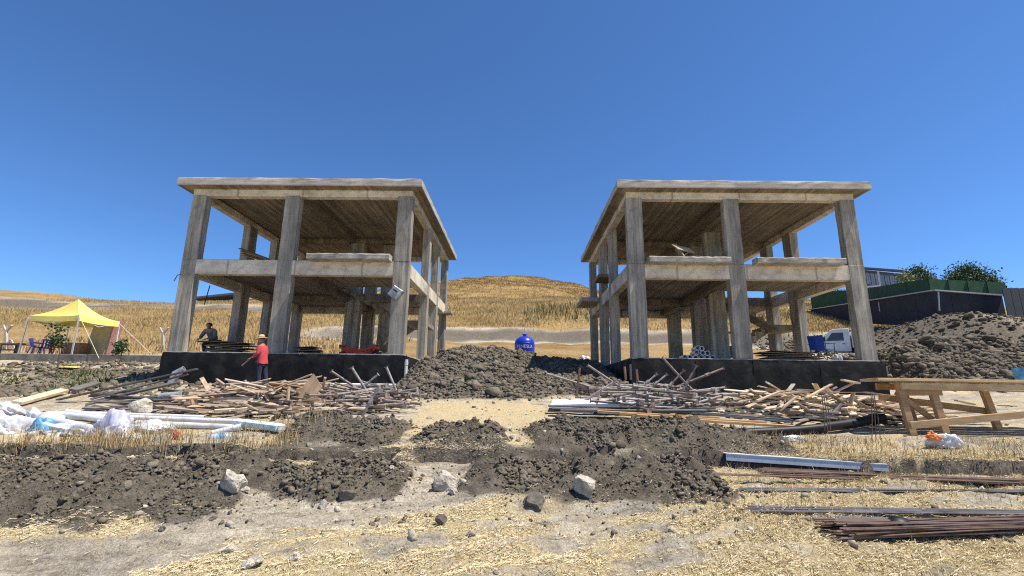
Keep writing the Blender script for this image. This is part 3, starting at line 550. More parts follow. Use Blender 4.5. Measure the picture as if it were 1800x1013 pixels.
# ------------------------------------------------------------------ the two concrete frames
ZS, ZB1, ZF1, ZB2, ZR0, ZR1 = 2.76, 5.525, 6.06, 8.486, 8.745, 9.06
def house(tagname, xa, xb, yf, yb, fcols, acols, ccols, icols, ledges, label, stair_x):
    root = empty('concrete_house_frame', ((xa+xb)/2, yf, 1.6)); tag(root, label, 'building frame', 'unfinished concrete frames')
    def part(name, mb, mat, parent=root, smooth=False, bev=.006): return mb.build(name, M[mat], parent, smooth, bev)
    part('foundation', MB().box(xa+.02, xb-.02, yf+.02, yb-.02, .6, ZS-.1), 'slab')
    part('ground_slab', MB().box(xa-.03, xb+.03, yf-.03, yb+.03, ZS-.1, ZS), 'slab')
    # waterproof membrane sheets round the base
    def sheet(p, q, nrm, seed):
        p = Vector(p); q = Vector(q); L = (q-p).length; nu = max(4, int(L/.09)); nv = 9; vs = []; rr = random.Random(seed)
        for j in range(nv+1):
            for i in range(nu+1):
                a = p.lerp(q, i/nu); z = .9+(ZS-.03+.006*math.sin(i*.9+seed)+.006*rr.uniform(-1, 1)-.9)*j/nv
                off = .075+.012*math.sin(i*.55+seed*2+j*.25)+.008*rr.uniform(-1, 1)-.03*(j == nv)
                vs.append((a.x+nrm[0]*off, a.y+nrm[1]*off, z))
        fs = [(j*(nu+1)+i, j*(nu+1)+i+1, (j+1)*(nu+1)+i+1, (j+1)*(nu+1)+i) for j in range(nv) for i in range(nu)]
        part('membrane_sheet', MB().add(vs, fs), 'membrane', smooth=True, bev=0)
    cuts = [xa-.09, xa+2.1, xa+4.0, xa+6.2, xb+.09]
    for k in range(4): sheet((cuts[k], yf-.012*(k % 2), 0), (cuts[k+1]+.06, yf-.012*(k % 2), 0), (0, -1), k+xa)
    for k in range(3): sheet((xb, yf-.08+k*3.05, 0), (xb, yf+3.05+k*3.05, 0), (1, 0), k+7); sheet((xa, yf-.08+k*3.05, 0), (xa, yf+3.05+k*3.05, 0), (-1, 0), k+17)
    def col(x0, x1, y0, y1):
        j = lambda: random.uniform(-.006, .006)
        def shaft(a, b, c, d, z0, z1):
            q = MB(); N = 9; vs = []
            for k in range(N+1):
                for u, w in ((a, c), (b, c), (b, d), (a, d)): vs.append((u+random.uniform(-.007, .007), w+random.uniform(-.007, .007), z0+(z1-z0)*k/N))
            part('column', q.add(vs, [(k*4+i, k*4+(i+1) % 4, k*4+4+(i+1) % 4, k*4+4+i) for k in range(N) for i in range(4)]+[(0, 1, 2, 3), (N*4, N*4+1, N*4+2, N*4+3)]), 'column', bev=.012)
        shaft(x0+j(), x1+j(), y0+j(), y1+j(), ZS, ZF1-.004); shaft(x0+.004+j(), x1-.004+j(), y0+.006+j(), y1+j(), ZF1, ZB2+.04)
    for a, b in fcols: col(a, b, yf, yf+.32)
    for a, b in acols: col(xa, xa+.34, yf+a, yf+b)
    for a, b in ccols: col(xb-.34, xb, yf+a, yf+b)
    for a, b, c, d in icols: col(a, b, yf+c, yf+d)
    g = .012
    for z0, z1 in ((ZB1, ZF1-.01), (ZB2, ZR0+.02)):
        part('beam', MB().box(xa+g, xb-g, yf+g, yf+.3, z0, z1), 'beam')
        part('beam', MB().box(xa+g, xb-g, yb-.3, yb-g, z0+.002, z1), 'beam')
        part('beam', MB().box(xa+g+.004, xa+.3, yf+.3, yb-.3, z0, z1-.002), 'beam')
        part('beam', MB().box(xb-.3, xb-g-.004, yf+.3, yb-.3, z0, z1-.002), 'beam')
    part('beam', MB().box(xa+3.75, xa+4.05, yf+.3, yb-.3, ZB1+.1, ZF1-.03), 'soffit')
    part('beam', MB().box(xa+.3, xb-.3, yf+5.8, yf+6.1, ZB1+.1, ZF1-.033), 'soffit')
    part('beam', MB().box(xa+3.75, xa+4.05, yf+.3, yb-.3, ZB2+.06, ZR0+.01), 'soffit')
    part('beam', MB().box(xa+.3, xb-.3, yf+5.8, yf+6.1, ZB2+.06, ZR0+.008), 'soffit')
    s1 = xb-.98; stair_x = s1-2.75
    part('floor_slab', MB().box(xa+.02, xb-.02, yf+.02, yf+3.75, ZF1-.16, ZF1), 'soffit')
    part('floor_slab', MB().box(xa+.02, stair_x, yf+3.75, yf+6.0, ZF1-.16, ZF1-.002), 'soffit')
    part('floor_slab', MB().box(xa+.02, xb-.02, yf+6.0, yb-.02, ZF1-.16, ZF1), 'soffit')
    # roof slab with an uneven poured edge
    o = .37; n = 24
    def rim(z, jx, e):
        p = []
        for i in range(n): p.append((xa-o-e+(xb-xa+2*o+2*e)*i/n, yf-o-e))
        for i in range(n): p.append((xb+o+e, yf-o-e+(yb-yf+2*o+2*e)*i/n))
        for i in range(n): p.append((xb+o+e-(xb-xa+2*o+2*e)*i/n, yb+o+e))
        for i in range(n): p.append((xa-o-e, yb+o+e-(yb-yf+2*o+2*e)*i/n))
        return [(a+random.uniform(-jx, jx), b+random.uniform(-jx, jx), z+random.uniform(-jx, jx)) for a, b in p]
    m = 4*n; rings = [rim(ZR0, .0, 0), rim(ZR0+.03, .006, .012), rim(ZR0+.2, .008, .006), rim(ZR1-.03, .014, -.005), rim(ZR1, .012, -.05)]
    vs = [p for q in rings for p in q]; fs = [(k*m+i, k*m+(i+1) % m, (k+1)*m+(i+1) % m, (k+1)*m+i) for k in range(4) for i in range(m)]
    rs = part('roof_slab', MB().add(vs[:], fs+[tuple(range(4*m, 5*m))]), 'roof_edge', bev=0)
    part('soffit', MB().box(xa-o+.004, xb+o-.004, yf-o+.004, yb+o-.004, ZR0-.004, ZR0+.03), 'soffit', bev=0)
    for a, b in ledges:
        q = MB(); nn = 22; prof = [(.0, 6.0), (-.40, 6.0), (-.42, 6.03), (-.42, 6.17), (-.39, 6.21), (.0, 6.21)]
        vs = [(a+(b-a)*i/nn, yf+u+(random.uniform(-.012, .012) if u else 0), z+random.uniform(-.014, .014)*(z > 6.1)) for i in range(nn+1) for u, z in prof]; k = len(prof)
        fs = [(i*k+j, i*k+(j+1) % k, (i+1)*k+(j+1) % k, (i+1)*k+j) for i in range(nn) for j in range(k)]+[tuple(range(k)), tuple(range(nn*k, nn*k+k))]
        part('balcony_ledge', q.add(vs, fs), 'ledge', bev=0)
    # dog-leg stair: lower flight, landing by the side wall, upper flight
    zl = ZS+1.75; s0 = stair_x-.1
    def flight(xs, zs_, xe, ze, y0, y1):
        st = 9; poly = []
        for i in range(st): poly += [(xs+(xe-xs)*i/st, zs_+(ze-zs_)*(i+1)/st), (xs+(xe-xs)*(i+1)/st, zs_+(ze-zs_)*(i+1)/st)]
        poly = [(xs, zs_)]+poly+[(xe, ze-.24), (xs, zs_-.22)]
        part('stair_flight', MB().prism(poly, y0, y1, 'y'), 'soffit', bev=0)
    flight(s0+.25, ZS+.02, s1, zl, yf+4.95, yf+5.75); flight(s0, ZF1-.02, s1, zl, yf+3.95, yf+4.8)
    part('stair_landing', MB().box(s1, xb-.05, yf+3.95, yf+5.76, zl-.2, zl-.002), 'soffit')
    return root
LX0, LX1, LY0, LY1 = -12.11, -3.94, 16.16, 25.23
RX0, RX1, RY0, RY1 = 3.82, 12.03, 16.12, 25.40
left_house = house('l', LX0, LX1, LY0, LY1, [(LX0, LX0+.54), (-8.66, -8.10), (LX1-.55, LX1)],
      [(3.3, 3.9), (5.6, 6.2), (8.5, 9.07)], [(3.6, 4.0), (5.9, 6.3), (8.6, 9.07)],
      [(-8.25, -7.55, 5.75, 6.1), (-8.4, -7.8, 8.72, 9.06), (-6.7, -6.2, 6.0, 6.35)], [(-7.45, -4.55)],
      'two storey bare concrete frame on black base beside the yellow canopy', -6.9)
right_house = house('r', RX0, RX1, RY0, RY1, [(RX0, RX0+.58), (7.32, 7.88), (RX1-.54, RX1)],
      [(3.3, 3.75), (5.6, 6.2), (8.75, 9.27)], [(3.6, 4.2), (5.6, 6.2), (8.7, 9.27)],
      [(8.05, 8.75, 3.7, 4.05), (8.1, 8.85, 5.75, 6.1), (7.95, 8.6, 8.9, 9.26)], [(RX0+.64, 7.25), (8.15, 11.15)],
      'two storey bare concrete frame on black base beside the long workbench', 9.2)
# side balcony stubs
q = MB().box(RX0-.85, RX0-.004, RY1-3.2, RY1-1.2, ZF1-.22, ZF1-.03); q.build('balcony_ledge', M['roof_edge'], right_house, bev=.01)
q = MB().box(LX1+.004, LX1+.38, LY1-.9, LY1-.1, ZB1-.0, ZB1+.12); q.build('balcony_ledge', M['ledge'], left_house, bev=.01)

# white drain pipe along the base of the left frame
t = empty('drain_pipe', (-6.5, 15.92, 1.75)); tag(t, 'white plastic drain pipe along the foot of the left black base', 'pipe')
q = MB()
pz = at(712, 678, 15.92); xr = pz.x
MB().tube([(-9.2, 15.92, 1.72), (xr-.06, 15.92, pz.z)], .055, 14).build('pipe_run', M['white_pvc'], t, True)
MB().tube([(xr-.1, 15.92, pz.z), (xr-.02, 15.92, pz.z), (xr, 15.92, pz.z+.03), (xr, 15.92, pz.z+.12)], .064, 14).build('elbow', M['white_pvc'], t, True)
MB().tube([(xr, 15.92, pz.z+.1), (xr, 15.92, at(712, 632, 15.92).z)], .052, 14, .85).build('riser', M['white_pvc'], t, True)
MB().tube([(xr, 15.92, at(712, 642, 15.92).z), (xr, 15.92, at(712, 636, 15.92).z)], .062, 14).build('coupler', M['white_pvc'], t, True)
p0 = at(345, 655, 15.6)
# concrete pipe stub on the far left of the base
one('pipe_stub', MB().tube([(-11.35, 15.5, Hs(-11.35, 15.5)-.1), (-11.25, 15.55, Hs(-11.35, 15.5)+.35), (-11.0, 15.6, Hs(-11.35, 15.5)+.5)], .09, 14, .8), M['tin'], (-11.35, 15.5, Hs(-11.35, 15.5)), 'grey bent pipe stub poking up by the far left base corner', 'pipe', smooth=True)

# ------------------------------------------------------------------ sticks, props, boards
def plank_mesh(name, L, w, h, mat, skew=0.0):
    b = MB().box(-L/2, L/2, -w/2, w/2, -h/2, h/2); vs = []
    for (x, y, z) in b.v: vs.append((x+skew*y*(1 if x > 0 else -1)*random.choice((1, 1, -.4))+random.uniform(-.004, .004), y+random.uniform(-.003, .003), z+random.uniform(-.003, .003)))
    b.v = vs; me = b.mesh(name, bev=.003); me.materials.append(mat); return me
def put(me, name, c, d, roll, label, cat, group):
    o = bpy.data.objects.new(name, me); COL.objects.link(o); o.location = c; o.rotation_mode = 'QUATERNION'
    d = Vector(d).normalized(); o.rotation_quaternion = d.to_track_quat('X', 'Z') @ Quaternion((1, 0, 0), roll); return tag(o, label, cat, group)
def heap_sticks(n, cx, cy, sx, sy, hgt, metas, label, cat, group, name, yawf, Ls=None, pitch=.16):
    for k in range(n):
        while True:
            u, v = random.gauss(0, .48), random.gauss(0, .48)
            if u*u+v*v < 1: break
        x, y = cx+u*sx, cy+v*sy; h = hgt*(1-(u*u+v*v))**.75; yaw = yawf(); d = (math.cos(yaw), math.sin(yaw), random.gauss(0, pitch))
        z = Hs(x, y)+.05+h*random.uniform(.12, 1)**.75
        put(random.choice(metas), name, (x, y, z), d, random.uniform(-.5, .5), label, cat, group)
T1 = [plank_mesh('timber_offcut', L, w, h, M['timber'], s) for L, w, h, s in [(1.3, .09, .024, .2), (.85, .07, .04, 0), (1.75, .10, .024, .4), (.6, .12, .022, .1), (1.1, .05, .045, 0), (2.1, .1, .025, .3), (.8, .16, .02, .6), (1.5, .06, .045, .1), (.5, .09, .03, 0)]]
T2 = [plank_mesh('timber_offcut', L, w, h, M['timber_pale'], s) for L, w, h, s in [(1.1, .10, .03, .2), (.75, .11, .045, 0), (1.45, .11, .03, .4), (.6, .14, .03, .1), (.95, .07, .05, 0), (1.6, .1, .03, .3), (.7, .18, .025, .6), (1.25, .09, .05, .1)]]
LG = 'broken timber heap by the left frame'; LL = 'sawn timber offcut in the orange brown heap behind the white plastic pipes'
heap_sticks(112, -6.1, 11.9, 2.2, 1.6, .5, T1, LL, 'timber', LG, 'timber_offcut', lambda: random.gauss(.15, .75))
heap_sticks(12, -8.0, 12.6, .9, .8, .4, T1, 'sawn timber offcut at the left end of the heap beside the weathered boards', 'timber', LG, 'timber_offcut', lambda: random.gauss(.1, .6))
heap_sticks(18, -5.4, 10.9, 1.7, .55, .16, T1, 'sawn timber offcut scattered flat along the front edge of the left heap', 'timber', LG, 'timber_offcut', lambda: random.gauss(.1, .5), pitch=.06)
RG = 'pale timber heap by the right frame'; RL = 'pale timber offcut in the heap between the rusty props and the long workbench'
heap_sticks(96, 6.9, 12.1, 1.9, 1.4, .5, T2, RL, 'timber', RG, 'timber_offcut', lambda: random.gauss(.35, .75))
heap_sticks(18, 8.2, 12.0, 1.3, 1.1, .3, T2, 'pale timber offcut at the right end of the heap close to the workbench legs', 'timber', RG, 'timber_offcut', lambda: random.gauss(.2, .9), pitch=.08)
def stick_mass(name, n, cx, cy, sx, sy, hgt, mat, label):
    q = MB()
    for _ in range(n):
        u, v = random.uniform(-1, 1), random.uniform(-1, 1)
        if u*u+v*v > 1: continue
        x, y = cx+u*sx, cy+v*sy; h = hgt*(1-u*u-v*v)**.7*random.random(); yaw = random.gauss(.15, .8); L = random.uniform(.25, .75); d = Vector((math.cos(yaw), math.sin(yaw), random.gauss(0, .12)))*L; c = on(x, y, .03+h)
        q.bar(c-d, c+d, random.uniform(.04, .12), random.uniform(.018, .04))
    o = link(name, q.mesh(name), mat); tag(o, label, kind='stuff')
stick_mass('timber_scraps', 620, -5.9, 11.9, 2.5, 1.6, .36, M['timber_scrap'], 'small scraps filling the left timber heap'); stick_mass('timber_scraps', 620, 7.2, 12.0, 2.3, 1.5, .34, M['timber_scrap_pale'], 'small scraps filling the right timber heap')
# broken plywood sheet standing in the left heap
put(plank_mesh('plywood_offcut', .95, .42, .02, M['timber_pale'], .3), 'plywood_offcut', at(535, 698, 11.3), (.5, .1, .75), 1.2, 'broad pale plywood offcut leaning upright in the left timber heap', 'plywood', None)
# a few long pieces on top that read singly in the photo
def stick(px, w, h, mat, label, name='timber_plank', cat='timber', group=None, Y=12.0, Y2=None, roll=0.):
    a = at(px[0], px[1], Y); b = at(px[2], px[3], Y2 or Y); me = plank_mesh(name, (b-a).length, w, h, mat); return put(me, name, (a+b)/2, b-a, roll, label, cat, group)
for px, Y in (((355, 716, 430, 726), 10.9), ((455, 720, 545, 728), 10.8), ((480, 715, 540, 732), 10.7), ((390, 700, 480, 682), 11.6), ((455, 690, 458, 716), 10.9), ((465, 690, 478, 718), 10.9), ((508, 680, 505, 712), 10.9), ((335, 727, 350, 702), 10.9)):
    stick(px, .1, .035, M['timber'], LL, 'timber_offcut', 'timber', LG, Y)
for px, Y in (((1370, 722, 1402, 697), 10.9), ((1418, 700, 1462, 676), 11.2), ((1450, 680, 1462, 692), 11.2), ((1460, 694, 1488, 714), 11.0), ((1497, 700, 1525, 718), 11.0), ((1461, 730, 1478, 710), 10.6), ((1500, 690, 1493, 718), 11.0), ((1330, 705, 1370, 689), 11.4), ((1400, 708, 1420, 722), 10.8)):
    stick(px, .11, .035, M['timber_pale'], RL, 'timber_offcut', 'timber', RG, Y)

# adjustable steel props
def prop_proto(L, inner, mat):
    e = empty('steel_prop'); r = .03
    MB().tube([(-L/2, 0, 0), (L*.12, 0, 0)], r, 10, .8).build('outer_tube', mat, e, True)
    MB().tube([(L*.1, 0, 0), (L*.12+inner, 0, 0)], r*.76, 8, .8).build('inner_tube', mat, e, True)
    MB().tube([(L*.07, 0, 0), (L*.145, 0, 0)], r*1.35, 8).build('collar', mat, e)
    MB().box(-L/2-.006, -L/2, -.05, .05, -.05, .05).build('base_plate', mat, e)
    MB().box(L*.12+inner, L*.12+inner+.006, -.042, .042, -.042, .042).build('head_plate', mat, e); return e
protos = [prop_proto(1.7, .45, M['steel_prop']), prop_proto(1.25, .3, M['steel_grey']), prop_proto(2.1, .5, M['steel_prop']), prop_proto(1.5, .35, M['steel_grey'])]
def put_prop(k, c, d, label, group):
    o = copy_tree(protos[k]); o.location = c; o.rotation_mode = 'QUATERNION'; o.rotation_quaternion = Vector(d).normalized().to_track_quat('X', 'Z'); return tag(o, label, 'steel prop', group)
PL = 'dark rusty steel prop in the tangle at the right end of the left timber heap'; PLG = 'steel props by the left frame'
PR = 'rusty steel prop in the tangle before the right black base'; PRG = 'steel props by the right frame'
def props(n, cx, cy, sx, sy, hgt, label, group, ks):
    for _ in range(n):
        while True:
            u, v = random.gauss(0, .5), random.gauss(0, .5)
            if u*u+v*v < 1: break
        x, y = cx+u*sx, cy+v*sy; h = hgt*(1-u*u-v*v)**.6; yaw = random.choice((random.gauss(.5, .5), random.gauss(-.5, .5), random.gauss(0, .3)))
        put_prop(random.choice(ks), (x, y, Hs(x, y)+.06+h*random.uniform(.1, 1)**.8), (math.cos(yaw)*random.choice((-1, 1)), math.sin(yaw), random.gauss(0, .1)), label, group)
props(70, -3.75, 11.9, 1.1, 1.15, .42, PL, PLG, [0, 1, 0, 2, 3]); props(110, 3.5, 12.3, 2.1, 1.3, .5, PR, PRG, [0, 1, 2, 3])
def prop_px(px, Y, label, group, k=0, Y2=None):
    a = at(px[0], px[1], Y); b = at(px[2], px[3], Y2 or Y); return put_prop(k, (a+b)/2, b-a, label, group)
for px, Y, k in (((500, 718, 640, 683), 11.3, 0), ((605, 668, 660, 705), 11.6, 0), ((632, 668, 652, 700), 11.6, 1), ((620, 695, 648, 672), 11.7, 3), ((638, 730, 652, 704), 10.6, 3), ((565, 703, 640, 690), 11.4, 1), ((640, 695, 700, 710), 11.2, 0), ((692, 676, 700, 695), 12.0, 1)):
    prop_px(px, Y, PL, PLG, k)
for px, Y, k in (((1110, 696, 1152, 660), 12.0, 1), ((1125, 697, 1163, 666), 12.0, 3), ((1158, 700, 1185, 670), 11.9, 0), ((1188, 708, 1216, 658), 11.9, 0), ((1190, 657, 1220, 690), 12.4, 0), ((1205, 690, 1283, 680), 12.2, 1), ((1052, 655, 1115, 697), 12.2, 0), ((1120, 680, 1195, 690), 11.9, 1), ((1010, 672, 1050, 684), 12.6, 2), ((1215, 670, 1250, 656), 12.8, 0), ((1035, 700, 1072, 676), 11.9, 1)):
    prop_px(px, Y, PR, PRG, k)
for e in protos:   # the prototypes themselves join the right tangle
    x = random.uniform(2.5, 4.6); e.location = on(x, 12.6, .3); e.rotation_mode = 'QUATERNION'; e.rotation_quaternion = Vector((1, random.uniform(-.6, .6), random.uniform(-.15, .15))).to_track_quat('X', 'Z'); tag(e, PR, 'steel prop', PRG)
for k, (u0, v0, u1, v1, Y) in enumerate(((1013, 700, 1019, 647, 12.2), (1100, 668, 1098, 645, 13.2), (1109, 668, 1108, 641, 13.2), (1121, 672, 1119, 650, 13.2))):
    stick((u0, v0, u1, v1), .07 if k else .06, .05, M['plank_brown' if k != 2 else 'plank_grey'], 'short upright timber post standing in the prop tangle before the right base', 'timber_post', 'timber', 'upright posts in the prop tangle', Y)

# long weathered boards left of the timber heap
GB = 'long weathered grey board in the stack left of the timber heap'; GBG = 'weathered boards left of the timber heap'
for px, Y, Y2 in (((102, 703, 346, 649), 12.0, 12.6), ((160, 702, 330, 658), 11.9, 12.7), ((165, 706, 316, 672), 11.6, 12.3), ((150, 712, 300, 674), 11.4, 12.4), ((190, 694, 345, 710), 11.7, 11.4), ((165, 706, 330, 713), 11.3, 11.2), ((180, 713, 352, 718), 11.1, 11.0), ((188, 700, 350, 699), 11.8, 11.7), ((150, 717, 300, 722), 11.0, 10.9), ((200, 722, 350, 726), 10.8, 10.7), ((160, 697, 250, 684), 12.2, 12.2)):
    stick(px, .17, .035, M['plank_grey'], GB, 'weathered_board', 'board', GBG, Y, Y2, random.uniform(-.3, .3))
for px in ((28, 716, 112, 694), (125, 693, 170, 680)):
    a = G(px[0], px[1]); b = G(px[2], px[3]); a.z += .1; b.z += .12; me = plank_mesh('timber_beam', (b-a).length, .2, .07, M['plank_grey'] if px[0] > 100 else M['timber_pale'])
    put(me, 'timber_beam', (a+b)/2, b-a, .2, 'pale squared beam lying on the bare soil' if px[0] < 100 else 'short grey squared beam half sunk in soil beside the pale beam', 'timber', None)
for px in ((150, 722, 235, 712), (168, 712, 225, 724), (270, 727, 330, 725), (335, 700, 345, 726)):
    stick(px, .1, .04, M['timber'], LL, 'timber_offcut', 'timber', LG, 10.8)
# silver gutter section on the boards, galvanised sheet
one('metal_tube', MB().tube([at(280, 697, 11.6), at(322, 693, 11.7)], .075, 12, .85), M['tin'], at(300, 700, 11.6), 'short silver duct tube on the weathered boards', 'tube', smooth=True)
# right: metal sheets, dark boards and orange planks in front of the props
def sheet_px(name, pts, Y, th, mat, label, cat, group=None):
    P = [at(u, v, y) for (u, v), y in zip(pts, Y)]; n = len(P); q = MB(); q.add([p for p in P]+[p-Vector((0, 0, th)) for p in P], [tuple(range(n)), tuple(reversed(range(n, 2*n)))]+[(i, n+i, n+(i+1) % n, (i+1) % n) for i in range(n)])
    c = sum(P, Vector())/n; return one(name, q, mat, c, label, cat, group)
sheet_px('metal_sheet', [(968, 712), (1048, 710), (1050, 700), (972, 702)], [11.4, 11.4, 12.1, 12.1], .05, M['white_metal'], 'left galvanised sheet on the dark boards before the props', 'metal sheet')
sheet_px('metal_sheet', [(1050, 711), (1135, 708), (1130, 699), (1054, 700)], [11.3, 11.4, 12.1, 12.1], .05, M['white_metal'], 'right galvanised sheet on the dark boards before the props', 'metal sheet')
DB = 'long dark slate coloured board in the stack before the prop tangle'; DBG = 'dark boards before the prop tangle'
for px, Y, Y2 in (((964, 714, 1255, 718), 11.2, 11.2), ((970, 717, 1270, 728), 10.9, 10.8), ((1100, 713, 1192, 712), 11.5, 11.5), ((1130, 718, 1390, 742), 10.9, 10.3), ((985, 722, 1240, 721), 10.7, 10.7), ((1190, 722, 1392, 739), 10.8, 10.4), ((1130, 712, 1260, 722), 11.6, 11.4)):
    stick(px, .2, .035, M['plank_grey'], DB, 'weathered_board', 'board', DBG, Y, Y2)
OP = 'long orange plank lying in front of the dark boards before the props'; OPG = 'orange planks before the dark boards'
for px, Y, Y2 in (((1050, 724, 1262, 735), 10.5, 10.3), ((1120, 731, 1345, 743), 10.2, 9.9), ((1088, 727, 1230, 738), 10.4, 10.2), ((1200, 738, 1395, 750), 9.9, 9.8)):
    stick(px, .2, .05, M['plank_orange'], OP, 'orange_plank', 'plank', OPG, Y, Y2)
one('white_block', MB().box(-.05, .05, -.03, .03, -.11, .11), M['timber_pale'], at(994, 693, 12.3), 'small pale wooden block with two holes beside the props', 'block').rotation_euler = (0, 1.0, 0)

# ------------------------------------------------------------------ workbench on the right
b0 = at(1660, 755, 9.6); root = empty('workbench', (b0.x, 9.6, Hs(b0.x, 9.6))); tag(root, 'long rough timber workbench with splayed legs at the right edge', 'workbench')
zt = at(1600, 672, 10.0).z
def bb(name, a, b, w, h, mat='bench_wood', up=(0, 0, 1)): MB().bar(a, b, w, h, up).build(name, M[mat], root, bev=.004)
x0 = at(1500, 668, 10.2).x; x1 = 14.2
for k, yy in enumerate((9.55, 9.78, 10.02, 10.26)): bb('top_plank', (x0+.1*k-.05, yy, zt+.03+.012*random.random()), (x1+.2*k, yy+.06, zt+.02+.012*random.random()), .215, .05, 'bench_top')
bb('side_rail', (at(1585, 685, 9.5).x, 9.5, zt-.09), (x1, 9.52, zt-.1), .05, .13, 'bench_top'); bb('side_rail', (x0+.6, 10.4, zt-.09), (x1, 10.4, zt-.1), .05, .13)
zf = lambda x, y: Hs(x, y)-.03
for u, vb, ut in ((1592, 750, 1582), (1650, 757, 1638), (1745, 728, 1728)):
    yy = 9.55 if u != 1745 else 10.2
    p = at(ut, 684, yy); xb_ = at(u, 745, yy).x+.1; bb('leg', (xb_, yy, zf(xb_, yy)), (p.x, yy+.02, zt-.02), .13, .09, up=(0, 1, 0))
xb_ = at(1600, 740, 10.4).x+.15; bb('leg', (xb_, 10.45, zf(xb_, 10.45)), (xb_-.25, 10.38, zt-.02), .12, .08, up=(0, 1, 0))
xb_ = 12.9; bb('leg', (xb_, 9.6, zf(xb_, 9.6)), (xb_-.2, 9.55, zt-.02), .13, .09, up=(0, 1, 0)); bb('leg', (xb_, 10.4, zf(xb_, 10.4)), (xb_-.2, 10.38, zt-.02), .13, .09, up=(0, 1, 0))
bb('brace', at(1575, 690, 9.62), at(1640, 738, 9.75), .1, .05, up=(0, 1, 0)); bb('brace', at(1600, 748, 9.45), at(1810, 728, 9.45), .05, .13)
bb('brace', at(1545, 698, 10.5), at(1735, 723, 10.3), .05, .13); bb('cross_rail', at(1582, 690, 9.55), at(1655, 690, 9.55), .05, .12)
for px, Y in (((1545, 730, 1745, 724), 10.8), ((1540, 712, 1700, 738), 11.2), ((1560, 722, 1640, 716), 11.5), ((1680, 704, 1712, 711), 11.6), ((1480, 668, 1510, 674), 10.6), ((1520, 690, 1640, 706), 12.0), ((1560, 700, 1690, 712), 11.8)):
    stick(px, .11, .035, M['timber_pale'], 'pale plank lying in the shade beneath the long workbench', 'timber_plank', 'timber', 'planks under the workbench', Y)

# black drainage pipe
t = empty('drainage_pipe', at(1420, 755, 9.7)); tag(t, 'thick black plastic pipe lying on the dry grass before the pale timber', 'pipe')
P = [at(1287, 763, 9.3), at(1340, 760, 9.4), at(1400, 757, 9.5), at(1450, 752, 9.6)]; MB().tube(P, .085, 16, .86).build('pipe_length', M['black_pipe'], t, True)
P = [at(1440, 752, 9.6), at(1490, 746, 9.8), at(1535, 737, 10.0)]; MB().tube(P, .092, 16, .86).build('pipe_length', M['black_pipe'], t, True)
MB().tube([at(1533, 738, 10.0), at(1550, 734, 10.05)], .115, 16, .8).build('socket', M['black_pipe'], t, True)
# rebar trestle in front of it
t = empty('rebar_trestle', at(1495, 775, 8.9)); tag(t, 'black bent rebar trestle standing over the thick black pipe', 'rebar frame')
q = at(1446, 690, 9.3); q2 = at(1535, 690, 9.3)
MB().tube([q, q2], .008, 6).build('top_bar', M['rebar'], t)
for k, (u, u2) in enumerate(((1444, 1450), (1448, 1455), (1452, 1460), (1531, 1533), (1534, 1540), (1537, 1548))):
    Y = 9.2+.06*(k % 3); a = at(u, 690+3*(k % 3), Y); b = at(u2, 757 if k < 3 else 775, Y-.15); MB().tube([a, (a+b)/2+Vector((.01, 0, 0)), b], .0075, 6).build('leg', M['rebar'], t)

# white channel and rebar bundles, right foreground
a = G(1274, 818); b = G(1557, 834); a.z += .13; b.z += .1
t = empty('white_channel', (a+b)/2); tag(t, 'white metal channel section lying behind the rebar bundles', 'channel')
d, s, u = frame(b-a)
MB().bar(a+u*.05, b+u*.05, .16, .012).build('top_flange', M['white_metal'], t); MB().bar(a-s*-.07-u*.0, b-s*-.07-u*.0, .01, .098).build('web', M['white_metal'], t); MB().bar(a-s*.075, b-s*.075, .01, .098).build('web', M['white_metal'], t)
def bundle(name, a, b, n, w, h, mat, label, ext=2.0, tie=None):
    a = Vector(a); b = Vector(b); d, s, u = frame(b-a); b = b+d*ext; t = empty(name, (a+b)/2); tag(t, label, 'rebar')
    for k in range(n):
        o = s*random.uniform(-w, w)+u*(.012+random.random()**1.5*h); o2 = s*random.uniform(-w, w)*1.1+u*(.012+random.random()*h); st = d*random.uniform(-.18, .06)
        m = (a+b)/2+(o+o2)/2; MB().tube([a+o+st, m, b+o2+d*random.uniform(-.2, .2)], .009, 6).build('bar', mat, t)
    if tie is not None: p = a.lerp(b, tie); MB().tube([p-d*.12+u*.05, p-d*.05+u*.06, p+d*.04+u*.055, p+d*.12+u*.045], [.06, .105, .1, .05], 10).build('tie_wrap', M['black_pipe'], t, True)
bundle('rebar_bundle', G(1352, 834), G(1795, 852), 40, .15, .06, M['rebar'], 'brown rebar bundle just in front of the white channel')
bundle('rebar_bundle', G(1320, 865), G(1795, 868), 18, .09, .035, M['rebar_grey'], 'grey rebar bundle with a rusty cap at its left end')
bundle('rebar_bundle', G(1335, 900), G(1795, 904), 13, .07, .03, M['rebar_grey'], 'thin dark rebar bundle between the grey and the thick one')
bundle('rebar_bundle', G(1480, 943), G(1795, 934), 60, .15, .12, M['rebar'], 'thick rusty rebar bundle tied with black wrap, nearest the camera', tie=.16)
bundle('rebar_bundle', G(1250, 836), G(1500, 845), 4, .05, .02, M['rebar'], 'few loose rusty bars beside the clod heap left of the bundles', ext=.6)
bundle('rebar_bundle', G(1420, 912), G(1790, 922), 3, .06, .01, M['rebar_grey'], 'loose thin bars between the two nearest rebar bundles', ext=1)

# string line over the trench
P = [at(480, 776, 8.3), at(900, 777, 8.35), at(1300, 779, 8.35), at(1800, 801, 8.3)]; one('string_line', MB().tube(P, .0028, 5), M['cord'], P[0], 'thin pale string line stretched over the earth heaps', 'string')

